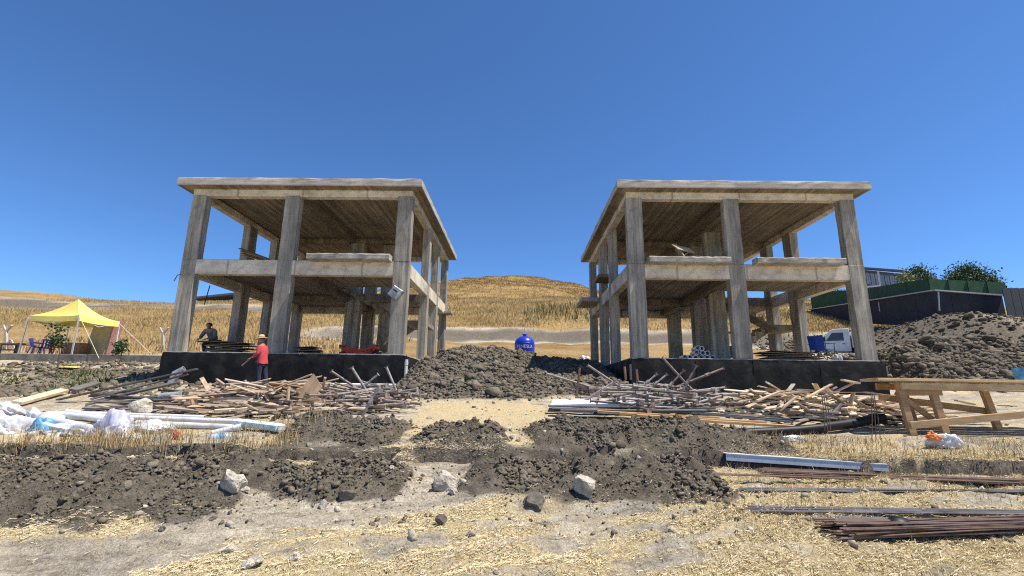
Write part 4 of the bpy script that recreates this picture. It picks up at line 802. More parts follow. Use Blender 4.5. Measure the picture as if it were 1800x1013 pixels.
# ------------------------------------------------------------------ rocks and lumps
def rock(name, c, s, mat, label, cat, seed, flat=.75, sharp=.28):
    bm = bmesh.new(); bmesh.ops.create_icosphere(bm, subdivisions=3, radius=1); rr = np.random.default_rng(seed); cuts = rr.normal(size=(9, 3)); cuts /= np.linalg.norm(cuts, axis=1)[:, None]; lim = rr.uniform(.45, .85, 9)
    for v in bm.verts:
        p = np.array(v.co)
        for k, m in zip(cuts, lim):
            e = p@k-m
            if e > 0: p = p-k*e*.92
        p = p*(1+.42*(float(fbm(p[0]*1.1+seed, p[1]*1.1+p[2]*.9, 4, 1.3)))+.2*(.4-float(billow(p[0]*2.2+seed, p[1]*2.2+p[2]*2.6, 3, 1.2))))
        v.co = p*np.array(s)
    me = bpy.data.meshes.new(name); bm.to_mesh(me); bm.free(); o = link(name, me, mat, None, c); o.rotation_euler = (0, 0, seed*1.3); return tag(o, label, cat)
def rock_px(name, u0, u1, v0, v1, mat, label, cat, seed, sink=.3):
    p = G((u0+u1)/2, v1); w = (u1-u0)/F_PX*p.y/2*.84; h = (v1-v0)/F_PX*p.y/2*1.05; return rock(name, (p.x, p.y+w*.5, p.z+h*(1-sink)), (w, w*.85, h), mat, label, cat, seed)
rock_px('boulder', 364, 421, 824, 872, M['rock'], 'large pale angular boulder on the left clod heap', 'boulder', 1)
rock_px('boulder', 757, 805, 827, 866, M['rock'], 'pale boulder at the path between the front clod heaps', 'boulder', 2)
rock_px('boulder', 1001, 1055, 837, 874, M['rock'], 'flat faced pale grey boulder set in the middle clod heap', 'boulder', 3)
rock_px('stone', 786, 806, 858, 871, M['rock'], 'small round pale stone right of the path boulder', 'stone', 4)
rock_px('stone', 487, 502, 821, 836, M['rock'], 'small pale stone behind the clods right of the big left boulder', 'stone', 5)
rock_px('stone', 555, 574, 880, 897, M['rock_dark'], 'dark and white stone alone on the clay left of the path', 'stone', 6)
rock_px('soil_lump', 764, 787, 907, 925, M['clod_big'], 'lone dark soil lump on the straw in the middle foreground', 'soil lump', 7)
rock_px('stone', 377, 416, 956, 977, M['rock'], 'rough pale stone sunk in the foreground clay, upper of three', 'stone', 8, .5)
rock_px('stone', 418, 462, 978, 998, M['rock'], 'wide pale stone sunk in the foreground clay, middle of three', 'stone', 9, .5)
rock_px('stone', 505, 532, 975, 989, M['rock'], 'flat pale stone sunk in the foreground clay, rightmost of three', 'stone', 10, .5)
rock_px('soil_lump', 580, 625, 860, 882, M['clod_big'], 'large dark soil lump at the toe of the heap left of the path', 'soil lump', 11)
rock_px('soil_lump', 915, 962, 868, 897, M['clod_big'], 'large dark soil lump at the front toe of the middle heap', 'soil lump', 12)
rock_px('stone', 415, 437, 856, 866, M['rock'], 'flat pale stone touching the large left boulder', 'stone', 13)
rock_px('stone', 1118, 1130, 800, 809, M['rock'], 'small white stone at the crest of the middle clod heap', 'stone', 14)
rock_px('soil_lump', 272, 290, 924, 935, M['clod_big'], 'small dark soil lump on straw left of the foreground', 'soil lump', 15)
rock_px('stone', 680, 694, 818, 826, M['rock'], 'small pale stone beside the path left of the path boulder', 'stone', 16)
p = at(245, 718, 10.4); rock('boulder', p, (.3, .24, .2), M['rock'], 'rough pale boulder lying at the front of the weathered boards', 'boulder', 17)
p = G(220, 896); one('brick_fragment', MB().box(-.11, .11, -.045, .045, -.02, .045, .012), M['rock'], p+Vector((0, 0, .03)), 'pale flat stone shard lying on the left clod heap', 'stone').rotation_euler = (.3, -.25, .4)
for k, (u, v, r) in enumerate(((58, 981, .1), (80, 979, -.15))):
    p = G(u, v); one('broken_tile', MB().box(-.06, .06, -.045, .045, -.006, .006, .004), M['tile'], p+Vector((0, 0, .02)), ('left' if k == 0 else 'right')+' half of the broken brown tile on the foreground straw', 'tile').rotation_euler = (.1, r, r*2)
# tilted grey panel at the left picture edge
p = G(8, 885); t = empty('metal_tray', p); tag(t, 'tilted blue grey metal tray with pale wooden edge strip at the left picture edge', 'tray')
q = [at(-40, 900, 5.6), at(2, 882, 5.6), at(28, 852, 5.9), at(-20, 862, 6.0)]
MB().add(q+[v-Vector((0, 0, .02)) for v in q], [(0, 1, 2, 3), (7, 6, 5, 4), (0, 4, 5, 1), (1, 5, 6, 2), (2, 6, 7, 3), (3, 7, 4, 0)]).build('sheet', M['house_frame'], t)
MB().bar(q[1]+Vector((.01, 0, .005)), q[2]+Vector((.01, 0, .005)), .03, .035).build('edge_strip', M['timber_pale'], t)

# ------------------------------------------------------------------ plastic sheets, pipes and litter on the left
def crumple(name, c, s, mat, label, cat, seed, group=None):
    bm = bmesh.new(); bmesh.ops.create_icosphere(bm, subdivisions=5, radius=1)
    P = np.array([v.co[:] for v in bm.verts]); a = seed*3.1
    rid = 1-np.abs(fbm(P[:, 0]*1.3+a, P[:, 1]*1.3+P[:, 2]*1.1+a, 3, 1.3)); big = fbm(P[:, 0]+a, P[:, 1]+P[:, 2], 2, 1.1)
    rid2 = 1-np.abs(fbm(P[:, 0]*4+a, P[:, 1]*4-P[:, 2]*4+a, 2, 1.6))
    bl1 = billow(P[:, 0]*1.5+a, P[:, 1]*1.5+P[:, 2]*1.9+a, 3, 1.2); Q = P*(.95-.55*bl1[:, None]+.3*big[:, None]+.07*rid2[:, None]**3); Q[:, 2] = np.where(Q[:, 2] < 0, Q[:, 2]*.35, Q[:, 2]*(.75+.5*big)); Q = Q*np.array(s)
    for v, q in zip(bm.verts, Q): v.co = q
    me = bpy.data.meshes.new(name); bm.to_mesh(me); bm.free(); me.polygons.foreach_set('use_smooth', np.ones(len(me.polygons), bool)); o = link(name, me, mat, None, c); return tag(o, label, cat, group)
def bag_px(u0, u1, v0, v1, Y, mat, label, seed, name='plastic_sheet', cat='plastic sheet', dy=.25):
    a = at(u0, v1, Y); b = at(u1, v0, Y); return crumple(name, ((a.x+b.x)/2, Y, a.z+.02), ((b.x-a.x)/2*1.12, dy, (b.z-a.z)*1.05), M[mat], label, cat, seed)
bag_px(-70, 62, 712, 778, 8.7, 'white_bag', 'big crumpled white plastic sheet at the left picture edge', 1, dy=.5)
bag_px(30, 125, 712, 748, 9.4, 'white_bag', 'crumpled white sheet lying behind the grey pipe ends', 2, dy=.35)
bag_px(-20, 40, 700, 730, 9.9, 'white_bag', 'white sheet at the left picture edge, farthest back of the heap', 12, dy=.35)
bag_px(60, 160, 738, 762, 8.9, 'white_bag', 'flat white sheet spread in front of the grey pipe ends', 41, dy=.4)
bag_px(110, 190, 748, 772, 8.55, 'clear_bag', 'flat dusty film spread left of the lilac bag', 42, dy=.3)
bag_px(235, 300, 742, 758, 8.9, 'white_bag', 'flat white sheet under the long pipes right of the lilac bag', 43, dy=.3)
bag_px(155, 235, 728, 772, 8.5, 'lilac_bag', 'lilac white crumpled plastic bag in the middle of the litter', 3, 'plastic_bag', 'plastic bag')
bag_px(195, 262, 752, 780, 8.4, 'white_bag', 'flattened white bag right of the lilac one', 4, 'plastic_bag', 'plastic bag')
bag_px(243, 308, 758, 788, 8.25, 'clear_bag', 'twisted translucent plastic bag at the trench edge', 5, 'plastic_bag', 'plastic bag', .12)
bag_px(70, 110, 755, 778, 8.5, 'white_bag', 'small white crumpled bag beside the blue patterned sack', 6, 'plastic_bag', 'plastic bag', .15)
bag_px(44, 98, 740, 766, 8.7, 'blue_wrap', 'blue and dark patterned sack among the white sheets', 7, 'sack', 'sack', .2)
bag_px(0, 60, 768, 784, 8.3, 'white_bag', 'low white sheet along the trench edge at far left', 13, dy=.2)
bag_px(185, 238, 823, 840, 6.55, 'white_bag', 'crumpled white plastic scrap on the left clod heap', 8, 'plastic_scrap', 'plastic scrap', .1)
bag_px(130, 150, 820, 830, 6.7, 'clear_bag', 'small clear plastic scrap on the left clod heap', 9, 'plastic_scrap', 'plastic scrap', .06)
bag_px(1632, 1685, 757, 784, 8.6, 'white_bag', 'white and orange torn bag below the workbench legs', 10, 'plastic_bag', 'plastic bag', .12)
bag_px(1630, 1655, 758, 772, 8.52, 'orange_bag', 'orange printed end of the torn bag below the workbench', 11, 'plastic_scrap', 'plastic scrap', .06)
bag_px(1355, 1420, 762, 776, 9.0, 'clear_bag', 'dusty clear plastic strip before the thick black pipe', 14, 'plastic_scrap', 'plastic scrap', .1)
bag_px(205, 245, 678, 690, 12.6, 'clear_bag', 'dusty clear film caught behind the weathered boards', 15, 'plastic_sheet', 'plastic sheet', .2)
bag_px(300, 322, 754, 772, 8.25, 'chair_red', 'red netting scrap beside the twisted translucent bag', 16, 'net_scrap', 'netting', .08)
p = at(1028, 618, 28.0); crumple('sack', (p.x, 28.0, Hs(p.x, 28.0)), (.34, .3, .34), M['white_bag'], 'white sack on the bright ground left of the right frame', 'sack', 17)
WP = 'white plastic pipes among the litter'
for k, (a, b, r, lab) in enumerate(((((76, 735, 9.1), (175, 758, 8.7)), None, .075, 'thick white pipe slanting from the sheets to the lilac bag'), (((105, 728, 9.5), (188, 738, 9.3)), None, .06, 'grey ended pipe behind the slanting thick pipe'), (((118, 724, 9.7), (190, 735, 9.5)), None, .06, 'second grey ended pipe, farther back behind the slanting one'), (((195, 733, 9.6), (412, 741, 9.4)), None, .05, 'long white pipe in front of the weathered boards'), (((240, 744, 9.2), (430, 752, 9.0)), None, .055, 'long white pipe nearest the dry grass'), (((150, 727, 9.9), (360, 734, 9.8)), None, .045, 'thin white pipe just below the rough pale boulder'), (((0, 775, 8.3), (72, 762, 8.4)), None, .06, 'white pipe end at far left by the trench edge'), (((90, 778, 8.2), (108, 764, 8.4)), None, .055, 'short white pipe stub pointing at the trench'), (((375, 762, 8.8), (425, 750, 8.9)), None, .06, 'short white pipe piece right of the dry grass'))):
    P = [at(*a[0]), at(*a[1])]; one('plastic_pipe', MB().tube(P, r, 14, .86), M['white_pvc'], P[0], lab, 'pipe', WP, True)
P = [at(412, 742, 9.1), at(493, 752, 8.8)]; t = empty('wrapped_pack', P[0]); tag(t, 'white pack wrapped in turquoise print at the end of the white pipes', 'pack')
MB().bar(P[0], P[1], .17, .13).build('wrapper', M['turq'], t, bev=.03); d, s, u = frame(P[1]-P[0]); MB().bar(P[1], P[1]+d*.05, .16, .12).build('end_flap', M['white_bag'], t, bev=.02)
p = at(427, 758, 8.6); one('yellow_ball', MB().lathe([(.004, -.05), (.03, -.042), (.047, -.018), (.05, .0), (.046, .02), (.03, .042), (.012, .052), (.01, .06)], 16), M['yellow_plastic'], (p.x, p.y, p.z), 'small yellow plastic ball bottle in the dry grass', 'bottle', smooth=True).location = p
p = at(388, 770, 8.45); t = empty('water_bottle', p); tag(t, 'large clear water bottle lying in the dry grass', 'bottle'); t.rotation_euler = (0, 1.45, .3)
link('body', MB().lathe([(.05, -.16), (.08, -.155), (.082, -.05), (.076, -.03), (.082, -.01), (.082, .09), (.05, .14), (.025, .16), (.025, .18)], 18).mesh('body', True), M['clear_bag'], t); link('cap', MB().lathe([(.03, .178), (.031, .205), (.026, .21)], 14).mesh('cap', True), M['blue_wrap'], t); link('print', MB().lathe([(.0835, -.045), (.0835, .075)], 18).mesh('print', True), M['blue_wrap'], t)

# ------------------------------------------------------------------ yellow canopy tent and what stands by it
TZ = 3.05
platform = at(150, 627, 25.0)
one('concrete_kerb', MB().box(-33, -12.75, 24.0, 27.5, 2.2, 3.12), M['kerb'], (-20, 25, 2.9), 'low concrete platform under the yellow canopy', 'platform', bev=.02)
TZ = 3.12
legs = [at(32, 622, 25.2), at(126, 622, 24.3), at(200, 627, 25.9)]; legs.append(legs[0]+legs[2]-legs[1])
ctr = sum(legs, Vector())/4; t = empty('canopy_tent', (ctr.x, ctr.y, TZ)); tag(t, 'yellow pop up canopy tent with white legs at the far left', 'tent')
tops = [at(50, 558, 25.2), at(139, 558, 24.3), at(210, 569, 25.9)]; tops.append(tops[0]+tops[2]-tops[1])
for a, b in zip(legs, tops): a.z = TZ; MB().bar(a, b, .055, .055).build('leg', M['white_metal'], t)
apex = at(138, 526, 25.1); n = 14; vs = []; top = [v+Vector((0, 0, .12)) for v in tops]; mid = sum(top, Vector())/4
for j in range(n+1):
    s = j/n; row = []
    for e in range(4):
        for i in range(8):
            p = top[e].lerp(top[(e+1) % 4], i/8); sag = -.06*math.sin(math.pi*i/8)
            w = s**.62 if s < 1 else 1; q = p.lerp(Vector((apex.x, apex.y, p.z)), s); hz = p.z+(apex.z-p.z)*(s**1.75)+sag*(1-s)
            row.append((q.x, q.y, hz))
    vs += row
fs = [(j*32+i, j*32+(i+1) % 32, (j+1)*32+(i+1) % 32, (j+1)*32+i) for j in range(n) for i in range(32)]
cn = MB().add(vs, fs).build('canopy', M['yellow_cloth'], t, True)
vs = []
for k in range(3):
    for e in range(4):
        for i in range(8):
            p = top[e].lerp(top[(e+1) % 4], i/8); sag = -.06*math.sin(math.pi*i/8); o = (p-mid); o.z = 0; o = o.normalized()*(.012*k+.01*(i % 2)*k); vs.append((p.x+o.x, p.y+o.y, p.z+sag-.15*k))
MB().add(vs, [(k*32+i, k*32+(i+1) % 32, (k+1)*32+(i+1) % 32, (k+1)*32+i) for k in range(2) for i in range(32)]).build('valance', M['yellow_cloth'], t, True)
for e in range(4):
    a, b = tops[e], tops[(e+1) % 4]; h = (a+b)/2
    MB().bar(a-Vector((0, 0, .05)), h-Vector((0, 0, .35)), .03, .03).build('truss_bar', M['white_metal'], t); MB().bar(b-Vector((0, 0, .05)), h-Vector((0, 0, .35)), .03, .03).build('truss_bar', M['white_metal'], t)
MB().tube([tops[1]+Vector((.05, 0, 0)), at(174, 630, 23.8)], .014, 6).build('guy_rope', M['cord'], t); MB().tube([tops[2], at(268, 625, 24.6)], .012, 6).build('guy_rope', M['cord'], t)
p0, p1 = at(146, 623, 26.3), at(180, 624, 26.0); top_ = at(160, 566, 26.3)
d = (p1-p0); t = empty('leaning_panel', p0); tag(t, 'tall beige panel with pink edge standing under the canopy', 'panel')
hh = top_.z-TZ; tl = Vector((.35, 0, hh))
MB().add([p0, p1, p1+tl, p0+tl, p0+Vector((.0, .45, 0)), p1+Vector((0, .45, 0)), p1+tl+Vector((0, .45, 0)), p0+tl+Vector((0, .45, 0))], [(0, 1, 2, 3), (7, 6, 5, 4), (0, 4, 5, 1), (1, 5, 6, 2), (2, 6, 7, 3), (3, 7, 4, 0)]).build('face', M['beige_panel'], t)
MB().add([v+Vector((.03, -.02, 0)) for v in (p1, p1+Vector((.22, .2, 0)), p1+tl+Vector((.22, .2, 0)), p1+tl, p1+Vector((0, .4, 0)), p1+Vector((.22, .42, 0)), p1+tl+Vector((.22, .42, 0)), p1+tl+Vector((0, .4, 0)))], [(0, 1, 2, 3), (7, 6, 5, 4), (0, 4, 5, 1), (1, 5, 6, 2), (2, 6, 7, 3), (3, 7, 4, 0)]).build('edge', M['pink_edge'], t)
a = at(117, 623, 25.6); b = at(147, 603, 25.6); one('chipboard_box', MB().box(a.x, b.x, 25.4, 26.0, TZ, b.z), M['brown_board'], a, 'brown chipboard box left of the tall beige panel', 'box', bev=.01)
a = at(-30, 623, 25.8); b = at(45, 604, 25.8); t = empty('wooden_table', a); tag(t, 'dark wooden table at the left edge beside the canopy leg', 'table')
MB().box(a.x, b.x, 25.5, 26.5, b.z-.06, b.z).build('table_top', M['plank_brown'], t)
for x in (a.x+.1, (a.x+b.x)/2, b.x-.1):
    for yy in (25.6, 26.4): MB().box(x-.04, x+.04, yy-.04, yy+.04, TZ, b.z-.06).build('leg', M['plank_brown'], t)
MB().box(a.x, b.x, 25.55, 25.6, TZ+.25, TZ+.32).build('rail', M['plank_brown'], t)
def plastic_chair(loc, rot, mat, label):
    t = empty('plastic_chair', loc); t.rotation_euler = rot; tag(t, label, 'chair')
    q = MB(); vs = []; n = 8
    for i in range(n+1):
        for j in range(7): vs.append((-.24+.48*i/n, -.22+.44*j/6, .43+.02*((i-n/2)/n)**2*4-.01*math.sin(j)))
    link('seat', MB().add([(v[0], v[1], v[2]) for v in vs]+[(v[0], v[1], v[2]-.02) for v in vs], [(i*7+j, (i+1)*7+j, (i+1)*7+j+1, i*7+j+1) for i in range(n) for j in range(6)]+[(63+i*7+j+1, 63+(i+1)*7+j+1, 63+(i+1)*7+j, 63+i*7+j) for i in range(n) for j in range(6)]).mesh('seat'), mat, t)
    for x in (-.17, -.06, .06, .17): link('back_slat', MB().bar((x, .2, .44), (x*1.1, .33, .84), .075, .015, (0, 1, 0)).mesh('back_slat'), mat, t)
    link('back_rail', MB().bar((-.25, .335, .85), (.25, .335, .85), .03, .08).mesh('back_rail'), mat, t)
    for sx in (-1, 1):
        link('leg', MB().bar((sx*.2, -.2, .43), (sx*.25, -.27, 0), .045, .045).mesh('leg'), mat, t); link('leg', MB().bar((sx*.2, .2, .43), (sx*.25, .3, 0), .045, .045).mesh('leg'), mat, t)
        link('armrest', MB().tube([(sx*.25, -.24, .43), (sx*.26, -.24, .64), (sx*.27, .05, .66), (sx*.25, .3, .66)], .022, 6).mesh('armrest'), mat, t)
    return t
p = at(63, 622, 25.4); plastic_chair((p.x, 25.4, TZ), (.0, 0, 2.7), M['chair_blue'], 'violet blue plastic armchair under the canopy')
p = at(78, 622, 25.9); plastic_chair((p.x, 25.9, TZ), (.0, 0, -2.2), M['chair_blue'], 'violet blue plastic armchair half hidden behind the other blue one')
p = at(100, 622, 25.3); plastic_chair((p.x, 25.3, TZ), (.0, 0, -2.6), M['chair_red'], 'red plastic armchair left of the chipboard box')
p = at(125, 640, 21.5); crumple('yellow_cloth', (p.x, p.y, Hs(p.x, p.y)+.02), (.75, .5, .12), M['yellow_cloth'], 'yellow cloth spread on the ground before the canopy', 'cloth', 21)
def fence_post(u, v0, v1, Y, label, braces=False):
    a = at(u, v1, Y); b = at(u, v0, Y); t = empty('fence_post', a); tag(t, label, 'post')
    h = b.z-a.z; MB().bar(a-Vector((0, 0, .2)), b-Vector((0, 0, .35)), .13, .13).build('shaft', M['post_concrete'], t, bev=.01)
    MB().bar(b-Vector((0, 0, .4)), b+Vector((-.28, 0, 0)), .1, .1).build('arm', M['post_concrete'], t); MB().bar(b-Vector((0, 0, .4)), b+Vector((.28, 0, 0)), .1, .1).build('arm', M['post_concrete'], t)
    if braces: MB().bar(a+Vector((-.6, 0, 0)), a+Vector((0, 0, h*.5)), .1, .1).build('brace', M['post_concrete'], t); MB().bar(a+Vector((.6, 0, 0)), a+Vector((0, 0, h*.5)), .1, .1).build('brace', M['post_concrete'], t)
fence_post(13, 572, 624, 29, 'braced concrete fence post at the far left edge', True)
fence_post(207, 575, 624, 29, 'concrete fence post right behind the canopy leg')
fence_post(288, 576, 624, 29, 'concrete fence post beside the left frame corner column')
def leaf_cloud(name, pts, size, cols, mat, parent, var=.3):
    n = len(pts); P = np.asarray(pts); Q = np.array([(-.5, 0, 0), (0, -.28, 0), (.5, 0, .06), (0, .28, 0)])*1.0
    V = np.einsum('nij,kj->nki', rand_rot(n), Q)*np.asarray(size).reshape(-1, 1, 1)+P[:, None]
    t = np.asarray(cols)[rng.integers(0, len(cols), n)]*(1+rng.uniform(-var, var, (n, 1)))
    me = mesh_np(name, V.reshape(-1, 3)-np.array(parent_world(parent)), np.arange(n*4).reshape(-1, 4), np.clip(np.repeat(t, 4, 0), 0, 1)); return link(name, me, mat, parent)
GREEN = [(.05, .09, .03), (.075, .12, .04), (.04, .065, .025), (.11, .15, .06)]
def sapling(u, vb, vc0, vc1, Y, r, label):
    a = at(u, vb, Y); a.z = max(a.z, Hs(a.x, a.y)-.05); c0 = at(u+6, vc0, Y); c1 = at(u+6, vc1, Y); t = empty('sapling', a); tag(t, label, 'sapling')
    MB().tube([a, a.lerp(c1, .6)+Vector((.04, 0, 0)), c1, (c0+c1)/2, c0], [.03, .026, .02, .014, .006], 7).build('trunk', M['bark'], t, True)
    pts = []
    for k in range(16):
        z = random.uniform(c1.z, c0.z); q = Vector((c0.x+random.gauss(0, r*.55), Y+random.gauss(0, r*.55), z)); MB().tube([Vector((c0.x, Y, z-.15)), q], [.009, .004], 5).build('branch', M['bark'], t)
        for _ in range(22): pts.append((q.x+random.gauss(0, .1), q.y+random.gauss(0, .1), q.z+random.gauss(0, .09)))
    leaf_cloud('crown', pts, rng.uniform(.09, .17, len(pts)), GREEN, M['leaf'], t)
sapling(99, 660, 574, 606, 20.5, .3, 'leafy sapling standing before the red chair'); sapling(208, 640, 602, 622, 22.0, .18, 'small drooping sapling at the right canopy leg')

# ------------------------------------------------------------------ things inside the frames
PG = {}
def sheet_stack(cx, cy, n, w, d, label, group, z=ZS, mat='plywood'):
    for k in range(n):
        me = plank_mesh('plywood_sheet', w*random.uniform(.75, 1.05), d*random.uniform(.7, 1), .03, M[mat]); o = link('plywood_sheet', me, None, None, (cx+random.gauss(0, .14), cy+random.gauss(0, .1), z+.03+k*.062))
        o.rotation_euler = (random.gauss(0, .015), random.gauss(0, .03), random.gauss(0, .12)); tag(o, label, 'plywood', group)
a = at(393, 612, 17.4); sheet_stack(a.x, 17.5, 8, 1.55, .8, 'weathered plywood sheet in the stack behind the red shirted person', 'plywood in the left bay')
a = at(538, 614, 17.2); sheet_stack(a.x, 17.3, 5, .9, .7, 'weathered plywood sheet in the small stack right of the middle left column', 'plywood behind the middle column')
a = at(1378, 624, 17.2); sheet_stack(a.x, 17.3, 6, 1.9, .8, 'weathered plywood sheet in the stack left of the blue camp chair', 'plywood in the right bay', mat='plank_brown')
for k in range(4):   # boards on the left upper floor
    a = at(422, 437+3*k, 18.2); b = at(470, 455+k, 18.4); put(plank_mesh('timber_plank', (b-a).length, .25, .04, M['plank_orange' if k % 2 else 'plank_brown']), 'timber_plank', (a+b)/2+Vector((0, .1*k, 0)), b-a, .3, 'slanting orange brown plank on the upper floor of the left frame', 'plank', 'planks on the left upper floor')
for k, (u0, v0, u1, v1) in enumerate(((1178, 461, 1205, 445), (1198, 458, 1218, 449), (1190, 435, 1212, 440), (1205, 460, 1190, 438))):
    a = at(u0, v0, 15.95); b = at(u1, v1, 16.4); put(plank_mesh('broken_board', (b-a).length+.25, .32, .035, M['plywood']), 'broken_board', (a+b)/2, b-a, .4*k, 'broken board piled on the left balcony ledge of the right frame', 'board', 'broken boards on the ledge')
a = at(1048, 490, 21); b = at(1090, 489, 21); one('timber_platform', MB().box(a.x, b.x, 20.4, 21.6, a.z-.08, a.z+.06), M['plank_brown'], a, 'brown plank platform on the left side of the right upper floor', 'platform')
# red hose coil, black tarp
c = at(630, 616, 17.6); t = empty('red_hose', (c.x, 17.6, ZS)); tag(t, 'coiled red hose lying on the left ground floor slab', 'hose')
for k in range(9):
    P = [(c.x+random.gauss(0, .06)+(.3+.3*random.random()+.1*math.sin(k))*math.cos(s/16*2*math.pi)*1.15, 17.6+.34*math.sin(s/16*2*math.pi), ZS+.05+.045*k*(.6+.4*math.sin(s*.8+k))) for s in range(17)]
    MB().tube(P, .042, 8).build('hose_loop', M['hose_red'], t, True)
c = at(668, 617, 17.4); crumple('black_tarp', (c.x, 17.4, ZS+.02), (.5, .4, .28), M['tarp_black'], 'crumpled black plastic tarp right of the red hose', 'tarp', 31)
c = at(1225, 628, 17.2)
for k, (du, dz) in enumerate(((-.5, 0), (-.3, 0), (-.1, 0), (.1, .0), (.3, 0), (.48, 0), (-.05, .17), (.14, .16), (.32, .15), (-.02, .33), (.12, .32))):
    q = (c.x+du+.02*random.random(), 17.0+.06*random.random(), ZS+.1+dz); one('plastic_roll', MB().tube([(q[0], q[1], q[2]), (q[0]+.1, q[1]+.7, q[2])], .095, 14, .68), M['white_pvc'] if k % 3 else M['clear_bag'], q, 'white hollow roll in the pile on the right ground floor slab', 'roll', 'white rolls on the right slab', True)
# blue folding camp chair
c = at(1447, 632, 17.0); t = empty('camp_chair', (c.x, 17.0, ZS)); t.rotation_euler = (0, 0, .5); t.scale = (.98, .98, .98); tag(t, 'blue folding camp chair facing right inside the right frame', 'chair')
def lk(name, mb, mat, sm=False): link(name, mb.mesh(name, sm), M[mat], t)
lk('seat', MB().add([(-.25, -.25, .42), (.25, -.25, .45), (.25, .25, .45), (-.25, .25, .42), (0, 0, .38)], [(0, 1, 4), (1, 2, 4), (2, 3, 4), (3, 0, 4)]), 'camp_blue')
lk('backrest', MB().add([(-.27, -.27, .42), (-.36, -.28, .93), (-.38, 0, .91), (-.36, .28, .93), (-.27, .27, .42), (-.31, 0, .42)], [(0, 5, 2, 1), (5, 4, 3, 2)]), 'camp_blue')
for s in (-1, 1): lk('armrest', MB().bar((-.3, s*.3, .62), (.3, s*.3, .66), .07, .02), 'camp_blue'); lk('leg', MB().bar((-.25, s*.27, .9), (-.22, s*.27, 0), .018, .018), 'dark'); lk('leg', MB().bar((.27, s*.29, .65), (.25, s*.27, 0), .018, .018), 'dark'); lk('cross_bar', MB().bar((-.24, s*.27, .02), (.25, -s*.27, .44), .016, .016), 'dark'); lk('cross_bar', MB().bar((-.22, s*.28, .4), (.25, s*.28, .03), .016, .016), 'dark')
for k, u in enumerate((1469, 1478)):
    c = at(u, 632, 16.7); one('white_bottle', MB().lathe([(.05, 0), (.055, .01), (.055, .19-.04*k), (.025, .24-.04*k), (.02, .27-.04*k), (.001, .272-.04*k)], 14), M['white_pvc'], (0, 0, 0), ('taller' if k == 0 else 'shorter')+' white bottle on the slab edge beside the blue camp chair', 'bottle', smooth=True).location = (c.x, 16.7, ZS)
# tin box hanging on the corner column of the left frame
c = at(696, 515, 16.05); t = empty('tin_box', c); t.rotation_euler = (0, .62, 0); tag(t, 'battered tin switch box hanging on the right front column of the left frame', 'switch box')
link('box', MB().box(-.2, .2, -.06, .08, -.2, .2, .015).mesh('box', bev=.012), M['tin'], t); link('door', MB().box(-.17, .17, -.1, -.066, -.16, .17, .01).mesh('door', bev=.01), M['tin'], t); link('latch', MB().box(-.12, .06, -.12, -.1, .02, .07).mesh('latch'), M['dark'], t)
one('cable', MB().tube([at(694, 484, 16.1), at(691, 495, 16.08), at(697, 505, 16.05)], .01, 5), M['pink_edge'], c, 'thin red cable running down to the tin switch box', 'cable')
one('cable', MB().tube([at(318, 482, 16.1), at(312, 484, 16.0), at(306, 494, 15.95)], .016, 5), M['dark'], c, 'dark bent bar sticking out of the left front column', 'bar')
one('hanging_bar', MB().tube([at(369, 502, 19.8), at(359, 536, 19.8)], .022, 6), M['dark'], c, 'dark bar hanging below the first floor beam, left bay', 'bar')

# ------------------------------------------------------------------ blue water tank
c = at(922, 622, 30.0); g = at(922, 640, 30.0); tz = at(922, 590, 30.0).z; R = 17.2/F_PX*30.0*1.02
t = empty('water_tank', (c.x, 30, Hs(c.x, 30))); tag(t, 'round blue plastic water tank behind the earth mound', 'water tank')
zb = Hs(c.x, 30)-c.z
bot = Hs(c.x, 30); Ht = tz-bot
prof = [(R*.96, 0), (R, .05), (R, Ht-R*.85)]+[(R*math.cos(a), Ht-R*.85+R*.8*math.sin(a)) for a in [i*math.pi/2/8 for i in range(1, 8)]]+[(.11, Ht-.04), (.11, Ht+.04)]
link('tank_body', MB().lathe(prof, 32).mesh('tank_body', True), M['blue_plastic'], t)
link('rim_band', MB().lathe([(R*1.0, Ht-R*.87), (R*1.012, Ht-R*.86), (R*1.012, Ht-R*.82), (R*.995, Ht-R*.8)], 32).mesh('rim_band', True), M['blue_plastic'], t)
link('lid', MB().lathe([(.17, Ht+.03), (.18, Ht+.04), (.18, Ht+.07), (.1, Ht+.09)], 20).mesh('lid', True), M['blue_plastic'], t)
link('vent_pipe', MB().tube([(0, 0, Ht+.1), (0, 0, Ht+.5)], .03, 8).mesh('vent_pipe', True), M['white_metal'], t)
cu = bpy.data.curves.new('tank_lettering', 'FONT'); cu.body = 'PENESLA'; cu.size = .27; cu.align_x = 'CENTER'; cu.extrude = .004
to = bpy.data.objects.new('tmp', cu); COL.objects.link(to); dg = bpy.context.evaluated_depsgraph_get(); dg.update(); tm = bpy.data.meshes.new_from_object(to.evaluated_get(dg)); bpy.data.objects.remove(to)
for v in tm.vertices:   # wrap the lettering round the tank
    a = v.co.x/R; r_ = R+.006+v.co.z; v.co = Vector((r_*math.sin(a), -r_*math.cos(a), Ht-R*.95-.22+v.co.y))
tm.materials.clear(); link('lettering', tm, M['white_pvc'], t)

